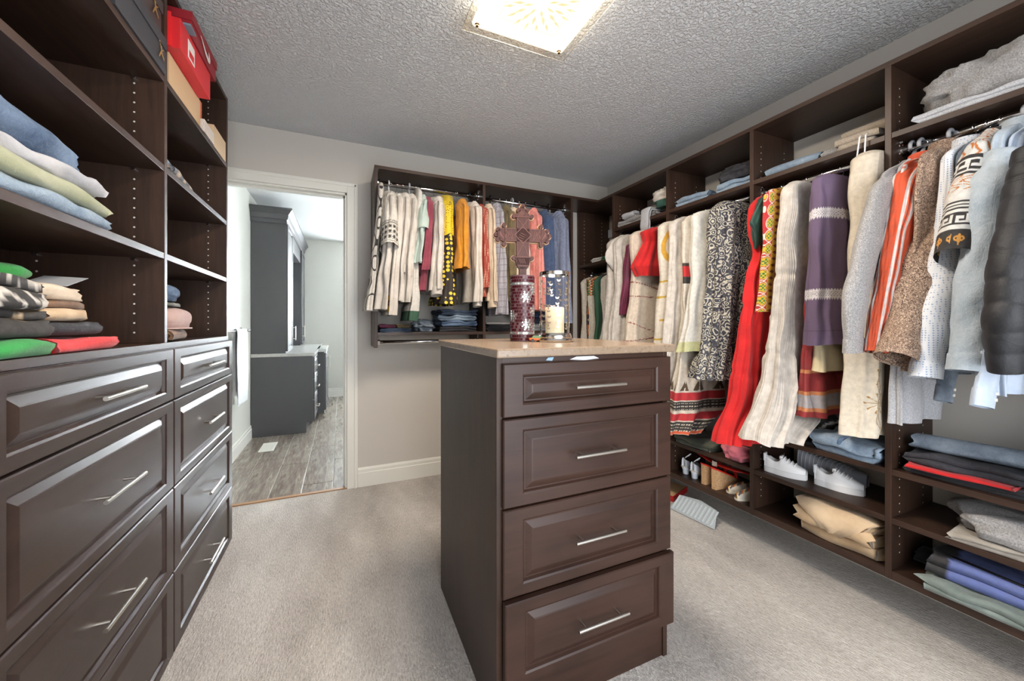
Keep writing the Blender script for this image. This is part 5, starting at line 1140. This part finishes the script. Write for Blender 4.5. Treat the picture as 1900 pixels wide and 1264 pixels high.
def sneaker(label, x, y, z, rot, group):
    t = thing('sneaker', label, 'shoe', (x, y, z), rot, group); L, Wd = .175, .075; m_ = plain('white_leather', S(232, 232, 232), .45)
    new('sole', *sole(L, Wd, wsh, .026), plain('white_rubber', S(222, 222, 222), .6), t, local=True)
    hf = lambda u: (.066 if u < .12 else .066-.014*math.sin(math.pi*min(1, (u-.12)/.3)) if u < .42 else .072-.046*((u-.42)/.58)**.8)
    V, Fc = upper(L, Wd*.96, hf, wsh, (.05, .40), .07, z0=.02); new('upper', V, Fc, m_, t, True, local=True)
    for i in range(4):
        xx = .083+.015*i; h = .02+hf(xx/L)+.002
        MB().tube([(xx, -.022, h-.010), (xx+.004, -.01, h), (xx+.004, .01, h), (xx, .022, h-.010)], .0028, 6).build('lace', M_PL_WHT, t, True, local=True)
    MB().box(.066, .08, -.018, .018, .072, .092, .004).build('tongue', m_, t, True, local=True)
    MB().box(-.004, .006, -.016, .016, .05, .09, .003).build('heel_tab', plain('pale_grey_leather', S(200, 204, 208), .5), t, True, local=True)
GS = 'shoes on the right wall shelves'
sneaker('white low-top sneaker standing further along the shelf, beside its twin', 2.0, 1.285, .4075, math.radians(-74), GS)
sneaker('white low-top sneaker in front of the clear plastic shoe cover', 2.05, 1.082, .4075, math.radians(-76), GS)
# clear plastic shoe cover
t = thing('plastic_shoe_cover', 'clear ribbed plastic shoe cover behind the white sneakers', 'cover', (2.17, 1.22, .4075), math.radians(-80), GS)
gp = NT('clear_ribbed_plastic'); gp.col(S(196, 200, 210)).p(Roughness=.3, Transmission_Weight=.12, IOR=1.2)
V, Fc = upper(.27, .13, lambda u: .105-.05*u, wsh, (2, 3), 0); new('shell', V, Fc, gp.m, t, True, local=True)
for i in range(12):
    u = .08+.065*i; h = (.105-.05*u)+.001; w = .065*wsh(u)
    MB().tube([(u*.27, w*math.copysign(abs(math.cos(q))**.8, math.cos(q))*1.01, h*math.sin(q)**.55) for q in np.linspace(.05, 3.09, 14)], .0018, 5).build('rib', M_HLG if False else plain('pale_plastic_rib', S(224, 228, 236), .3), t, True, local=True)
# white heeled pumps seen from the back
def pump(label, x, y, z, rot):
    t = thing('heeled_shoe', label, 'shoe', (x, y, z), rot, GS); m_ = plain('white_gloss_leather', S(224, 230, 238), .3); L = .2
    lift = lambda u: .05*max(0, 1-u/.62)**1.2
    new('sole', *sole(L, .07, wsh, .006, lift), plain('cream_sole', S(206, 196, 180), .6), t, local=True)
    hf = lambda u: .055 if u < .2 else (.055-.03*min(1, (u-.2)/.25) if u < .6 else .025+.012*math.sin(math.pi*(u-.6)/.4))
    V, Fc = upper(L, .07, hf, wsh, (.03, .62), .09); V = [(a, b, c+.004+lift(a/L)) for a, b, c in V]; new('upper', V, Fc, m_, t, True, local=True)
    MB().lathe([(.0, 0), (.017, 0), (.018, .004), (.02, .03), (.028, .052), (0, .052)], (.03, 0, 0), 20).build('heel', m_, t, True, local=True)
    MB().tube([(.025+.02*math.cos(q), .034*math.cos(q+1.57), .1+.035*math.sin(q)) for q in np.linspace(.2, 2.9, 14)], .003, 6).build('ankle_strap', m_, t, True, local=True)
pump('white heeled pump next to the island side end of the shoe shelf', 1.985, 1.79, .2025, math.radians(15))
pump('white heeled pump standing beside the cork wedges', 1.975, 1.715, .2025, math.radians(12))
def wedge(label, x, y, z, rot):
    t = thing('wedge_sandal', label, 'shoe', (x, y, z), rot, GS); cork = NT('cork'); v = cork.coord(); cork.col(cork.ramp(cork.noise(v, 180, 3, .7), [(.35, S(150, 112, 78)), (.6, S(206, 168, 124))])).p(Roughness=.8)
    L = .22; V = []; n = 18; prof = []
    for k in range(9): prof.append((k/8*L, .105*(1-k/8)**.9+.012))
    bot = []; top = []
    for a, h in prof:
        w = .036*wsh(a/L*.96+.02); bot.append((a, w)); top.append((a, w, h))
    V = [(a, s*w*.86, 0) for s in (1, -1) for a, w in bot]+[(a, s*w, h) for s in (1, -1) for a, w, h in top]; Fc = []
    for i in range(8): Fc += [(i, i+1, 18+i+1, 18+i), (9+i+1, 9+i, 27+i, 27+i+1), (18+i, 18+i+1, 27+i+1, 27+i), (i+1, i, 9+i, 9+i+1)]
    Fc += [(0, 18, 27, 9), (8, 17, 35, 26)]
    new('cork_wedge', V, Fc, cork.m, t, local=True); rm = plain('red_leather', S(206, 44, 34), .4)
    V = [(a-.002, s*(w+.002), h+d) for d in (0, .008) for s in (1, -1) for a, w, h in top]
    Fc = []
    for i in range(8): Fc += [(i, i+1, 18+i+1, 18+i), (9+i+1, 9+i, 27+i, 27+i+1), (18+i, 18+i+1, 27+i+1, 27+i), (i+1, i, 9+i, 9+i+1)]
    Fc += [(0, 18, 27, 9), (8, 17, 35, 26)]
    new('insole', V, Fc, rm, t, local=True)
    MB().tube([(.15, .036, .05), (.15, .03, .085), (.15, 0, .1), (.15, -.03, .085), (.15, -.036, .05)], .012, 8, flat=.25).build('toe_strap', rm, t, True, local=True)
wedge('cork wedge sandal with red trim beside the white pumps', 1.975, 1.635, .2025, math.radians(5))
wedge('cork wedge sandal with red trim beside the embroidered flats', 1.968, 1.56, .2025, math.radians(3))
t = thing('red_belt', 'red leather belt with a silver buckle lying across the wedges', 'belt', (2.06, 1.58, .325), group=GS)
MB().tube([(2.10, 1.80, .345), (2.06, 1.70, .338), (2.02, 1.58, .335), (2.04, 1.48, .33), (2.12, 1.40, .32)], .022, 8, flat=.25).build('strap', MATS['red_leather'], t, True)
MB().box(1.985, 1.992, 1.55, 1.585, .33, .36, .002).build('buckle', M_CH, t)
def flat_shoe(label, x, y, z, rot):
    t = thing('slip_on_shoe', label, 'shoe', (x, y, z), rot, GS); L = .2
    new('sole', *sole(L, .056, wsh, .01), plain('ivory_sole', S(214, 206, 190), .6), t, local=True)
    hf = lambda u: .05 if u < .15 else (.05-.012*math.sin((u-.15)*3) if u < .5 else .05-.026*((u-.5)/.5))
    V, Fc = upper(L, .058, hf, wsh, (.04, .5), .07, 40, 90, z0=.008); A = np.array(V)
    pal = np.array([S(206, 60, 40), S(40, 60, 80), S(226, 180, 60), S(90, 120, 120), S(230, 220, 200)])
    c = mix_cols(S(222, 214, 198), len(A)); k = (np.abs(A[:, 1]) < .013) & (A[:, 0] > .07); j = (np.floor(A[:, 0]/.008)*3+np.floor(A[:, 1]/.007)*2).astype(int) % 5; c[k] = pal[j[k]]
    new('upper', V, Fc, M_PAINT, t, True, c, local=True)
flat_shoe('ivory slip-on with a colourful embroidered stripe behind its twin', 2.19, 1.43, .2025, math.radians(160))
flat_shoe('ivory slip-on with a colourful embroidered stripe at the shelf front', 2.155, 1.37, .2025, math.radians(166))

# ------------------------------------------------------------------ things on the floor under the right shelves
t = thing('red_box', 'flat red glossy box lid lying on the carpet under the shelves', 'box', (2.02, 2.06, .001), math.radians(20))
MB().box(-.11, .11, -.17, .17, 0, .035, .002).build('carton', plain('kraft_inside', S(186, 150, 108), .8), t, local=True)
MB().box(-.114, -.11, -.172, .172, 0, .037).box(-.114, .112, -.174, -.17, 0, .037).build('red_side', plain('gloss_red_card', S(186, 26, 30), .25), t, local=True)
MB().box(-.1155, -.114, -.06, .02, .012, .022).build('white_print', WHT, t, local=True)
t = thing('vent_deflector', 'clear ribbed plastic air deflector leaning out from under the shelves', 'deflector', (1.90, 1.66, .001), math.radians(6))
ang = math.radians(38); fr2 = lambda a, b, c: (a*math.cos(ang)-c*math.sin(ang), b, a*math.sin(ang)+c*math.cos(ang)+.002)
MB().prism([(0, -.15), (.11, -.11), (.13, 0), (.11, .13), (.0, .15)], 0, .003, fr2).build('plate', plain('smoky_plastic', S(168, 176, 180), .25), t, local=True)
for i in range(11):
    b = -.125+.025*i; MB().add(*(lambda m: ([fr2(*v) for v in m.V], m.F))(MB().box(.008, .105, b, b+.008, .003, .009))).build('rib', plain('smoky_plastic_rib', S(190, 198, 202), .25), t, local=True)

# ------------------------------------------------------------------ on the island
zt = 1.0905
vx, vy, vr, vh = .672, 1.409, .0485, .262
t = thing('mosaic_vase', 'cylindrical burgundy mosaic vase with mirrored flower tiles on the island', 'vase', (vx, vy, zt))
smooth_by_angle(MB().lathe([(0, 0), (vr, 0), (vr, vh), (vr-.005, vh), (vr-.005, .01), (0, .01)], (vx, vy, zt), 48).build('cylinder', plain('plum_grout', S(112, 84, 88), .6), t))
RT = plain('burgundy_glass_tile', S(72, 14, 24), .15); MT_ = plain('mirror_tile', S(226, 236, 234), .08, .75)
mr, mm = MB(), MB(); R = random.Random(2)
flowers = [(q, z) for q in (math.radians(225), math.radians(265), math.radians(320), 0.6, 1.9) for z in ()]
fl = [(math.radians(262), .175), (math.radians(268), .065), (math.radians(305), .205), (math.radians(310), .12), (math.radians(320), .05), (math.radians(20), .15), (math.radians(80), .08), (math.radians(130), .17), (math.radians(190), .1)]
def tile(mb_, q, z, w, h, rot=0):
    pts = []
    for a, b in ((-w/2, -h/2), (w/2, -h/2), (w/2, h/2), (-w/2, h/2)):
        a2, b2 = a*math.cos(rot)-b*math.sin(rot), a*math.sin(rot)+b*math.cos(rot); pts.append((q+a2/vr, z+b2))
    V = [(vx+r_*math.cos(qq), vy+r_*math.sin(qq), zt+zz) for r_ in (vr-.001, vr+.0016) for qq, zz in pts]
    mb_.add(V, [(4, 5, 6, 7), (0, 1, 5, 4), (1, 2, 6, 5), (2, 3, 7, 6), (3, 0, 4, 7)])
nq = 30
for j in range(21):
    zz = .008+j*.0122
    for i in range(nq):
        q = 2*math.pi*(i+.5*(j % 2))/nq
        if j in (2, 18): tile(mm, q, zz, .0085, .008); continue
        near = min(math.hypot(((q-f+math.pi) % (2*math.pi)-math.pi)*vr, zz-fz) for f, fz in fl)
        if near < .024: continue
        if R.random() < .82 or j > 18 or j < 2: tile(mr, q, zz, .0085*R.uniform(.8, 1.05), .0095*R.uniform(.8, 1.05), R.uniform(-.3, .3) if 2 < j < 18 else 0)
for f, fz in fl:
    tile(mm, f, fz, .007, .007, .8)
    for k in range(6): a = k*math.pi/3; tile(mm, f+.0115*math.cos(a)/vr, fz+.0115*math.sin(a), .009, .0075, a)
    for k in range(8): a = k*math.pi/4+.3; tile(mm, f+.0205*math.cos(a)/vr, fz+.0205*math.sin(a), .006, .005, a)
stuff(mr.build('burgundy_tile', RT, t)); stuff(mm.build('mirror_tile', MT_, t))
# carved wooden cross standing in the vase
cz0 = 1.36; t = thing('wooden_cross', 'carved dark wooden cross with lobed ends standing in the mosaic vase', 'cross', (vx, vy, 1.14), math.radians(-14))
WD = wood('carved_rosewood', S(50, 22, 17), S(92, 46, 35), 'z', .45, 3); WE = plain('pale_carved_edge', S(190, 152, 118), .5); WL = plain('carved_groove_line', S(108, 62, 50), .5)
def cross_polys(g):
    "outline pieces in the (x,z) plane, local to the centre of the crossing; g = growth"
    P = []
    P.append([(-.026-g, -.12), (.026+g, -.12), (.026+g, .075), (-.026-g, .075)])
    P.append([(-.075, -.026-g), (.075, -.026-g), (.075, .026+g), (-.075, .026+g)])
    for s in (1, -1):
        P.append([(s*.072, -.03-g), (s*.098+s*g, -.02), (s*.108+s*g, 0), (s*.098+s*g, .02), (s*.072, .03+g)][::s])
    P.append([(-.034-g, .07), (.034+g, .07), (.02+g*.5, .092), (0, .118+g), (-.02-g*.5, .092)])
    P.append([(-.034-g, -.09), (-.022-g, -.128), (.022+g, -.128), (.034+g, -.09)][::1])
    def lobe(x, z, r): return [(x+(r+g)*math.cos(q), z+(r+g)*math.sin(q)) for q in np.arange(0, 6.28, .52)]
    for x, z, r in ((-.036, .076, .009), (.036, .076, .009), (-.018, .1, .009), (.018, .1, .009), (0, .116, .009), (.076, .038, .009), (.076, -.038, .009), (-.076, .038, .009), (-.076, -.038, .009), (.1, .02, .009), (.1, -.02, .009), (.109, 0, .009), (-.1, .02, .009), (-.1, -.02, .009), (-.109, 0, .009), (-.036, -.092, .009), (.036, -.092, .009)): P.append(lobe(x, z, r))
    return P
zc_ = 1.515-1.14
frc = lambda x, z, y: (x, -y, z+zc_)
m = MB()
for p in cross_polys(0): m.prism(p, .001, .016, frc)
m.prism([(-.017, -.135), (.017, -.135), (.03, -.10), (-.03, -.10)], .001, .014, frc).box(-.014, .014, -.014, .006, .0, zc_-.12)
m.build('carved_front', WD, t, local=True)
m = MB()
for p in cross_polys(.0035): m.prism(p, -.012, .001, frc)
m.build('pale_back', WE, t, local=True)
m = MB()
def ln(x0, z0, x1, z1, w=.0009):
    d = Vector((x1-x0, z1-z0)).normalized(); n_ = (-d.y*w, d.x*w); m.prism([(x0-n_[0], z0-n_[1]), (x1-n_[0], z1-n_[1]), (x1+n_[0], z1+n_[1]), (x0+n_[0], z0+n_[1])], .016, .0168, frc)
for a, b in (((0, .034), (.034, 0)), ((.034, 0), (0, -.034)), ((0, -.034), (-.034, 0)), ((-.034, 0), (0, .034))): ln(*a, *b, .0014)
for k in range(4): o_ = -.012+.008*k; ln(-.016+o_*.5, -.004+o_, .004+o_*.5, -.018+o_+.006)
for s in (1, -1):
    for k in range(5): ln(s*(.04+.007*k), -.022, s*(.05+.007*k), .02-.004*k)
    ln(s*.07, -.034, s*.07, .034, .0014); ln(s*.038, -.024, s*.07, .02)
    for k in range(4): ln(s*(.076+.005*k), -.02+.004*k, s*(.094), .012-.003*k)
for k in range(4): ln(-.02+.006*k, .076, -.004+.003*k, .098-.003*k)
ln(-.03, .073, .03, .073, .0014); ln(-.024, .068, 0, .036); ln(.024, .068, 0, .036); ln(0, -.036, .024, -.085); ln(0, -.036, -.024, -.085); ln(-.03, -.088, .03, -.088, .0014); ln(-.016, -.122, .016, -.122)
for k in range(4): ln(-.018+.007*k, -.094, -.008+.006*k, -.114)
for s in (1, -1): ln(s*.024, -.085, s*.024, -.028); ln(s*.024, .028, s*.024, .066); ln(s*.028, .024, s*.066, .024); ln(s*.028, -.024, s*.066, -.024)
stuff(m.build('carved_line', WL, t, local=True))
# glass hurricane candle holder
hx, hy = .770, 1.318
t = thing('candle_holder', 'glass hurricane candle holder with silver base and leaf pattern', 'candle holder', (hx, hy, zt))
SV = plain('polished_silver', S(216, 212, 206), .14, 1)
smooth_by_angle(MB().lathe([(0, 0), (.073, 0), (.075, .006), (.072, .012), (.066, .014), (.067, .02), (.064, .028), (.062, .032), (0, .032)], (hx, hy, zt), 48).build('base', SV, t))
hg = NT('clear_cylinder_glass'); hg.col((1, 1, 1)).p(Roughness=.0, Transmission_Weight=1.0, IOR=1.1)
smooth_by_angle(MB().lathe([(.0575, .033), (.0575, .262), (.0555, .262), (.0555, .033)], (hx, hy, zt), 48, True).build('glass_cylinder', hg.m, t))
smooth_by_angle(MB().lathe([(.0545, .258), (.0605, .258), (.0615, .264), (.0605, .271), (.0545, .271)], (hx, hy, zt), 48, True).build('rim', SV, t))
smooth_by_angle(MB().lathe([(0, .033), (.036, .033), (.037, .036), (.037, .13), (.034, .134), (.008, .131), (0, .131)], (hx, hy, zt), 36).tube([(hx, hy, zt+.13), (hx+.001, hy, zt+.142)], .0015, 6).build('candle', plain('cream_wax', S(236, 222, 190), .5, Subsurface_Weight=.2), t))
m = MB(); R = random.Random(8)
def leaf(q, z, a, s):
    r_ = .0582; P = [(0, 0), (.35, .28), (1, 0), (.35, -.28)]; pts = [(q+(x*math.cos(a)-y*math.sin(a))*s/r_, z+(x*math.sin(a)+y*math.cos(a))*s) for x, y in P]
    m.add([(hx+rr*math.cos(k), hy+rr*math.sin(k), zt+zz) for rr in (r_-.0006, r_+.0006) for k, zz in pts], [(4, 5, 6, 7), (3, 2, 1, 0), (0, 1, 5, 4), (1, 2, 6, 5), (2, 3, 7, 6), (3, 0, 4, 7)])
for i in range(10):
    q0 = 2*math.pi*i/10
    for k in range(9):
        z_ = .05+.022*k+.004*math.sin(i*3)
        if R.random() < .8:
            leaf(q0+.05*math.sin(k), z_, 1.57+.7, .012); leaf(q0+.05*math.sin(k), z_, 1.57-.7, .012)
            if k % 3 == 1: leaf(q0, z_, -1.57, .014)
stuff(m.build('leaf_pattern', plain('silvered_leaf', S(190, 176, 156), .3, .6), t))
# toy car
t = thing('toy_car', 'tiny orange and green toy car in front of the mosaic vase', 'toy car', (.694, 1.325, zt), math.radians(-20))
MB().box(-.03, .03, -.013, .013, .005, .014, .003).build('body', plain('toy_orange', S(226, 104, 40), .3), t, local=True)
MB().prism([(-.02, .014), (.018, .014), (.008, .023), (-.013, .023)], -.011, .011, lambda x, z, y: (x, y, z)).build('cabin', plain('toy_green', S(96, 130, 80), .3), t, local=True)
for x in (-.018, .018):
    for s in (-1, 1): MB().tube([(x, s*.010, .006), (x, s*.014, .006)], .006, 14).build('wheel', M_PL_BLK, t, local=True)
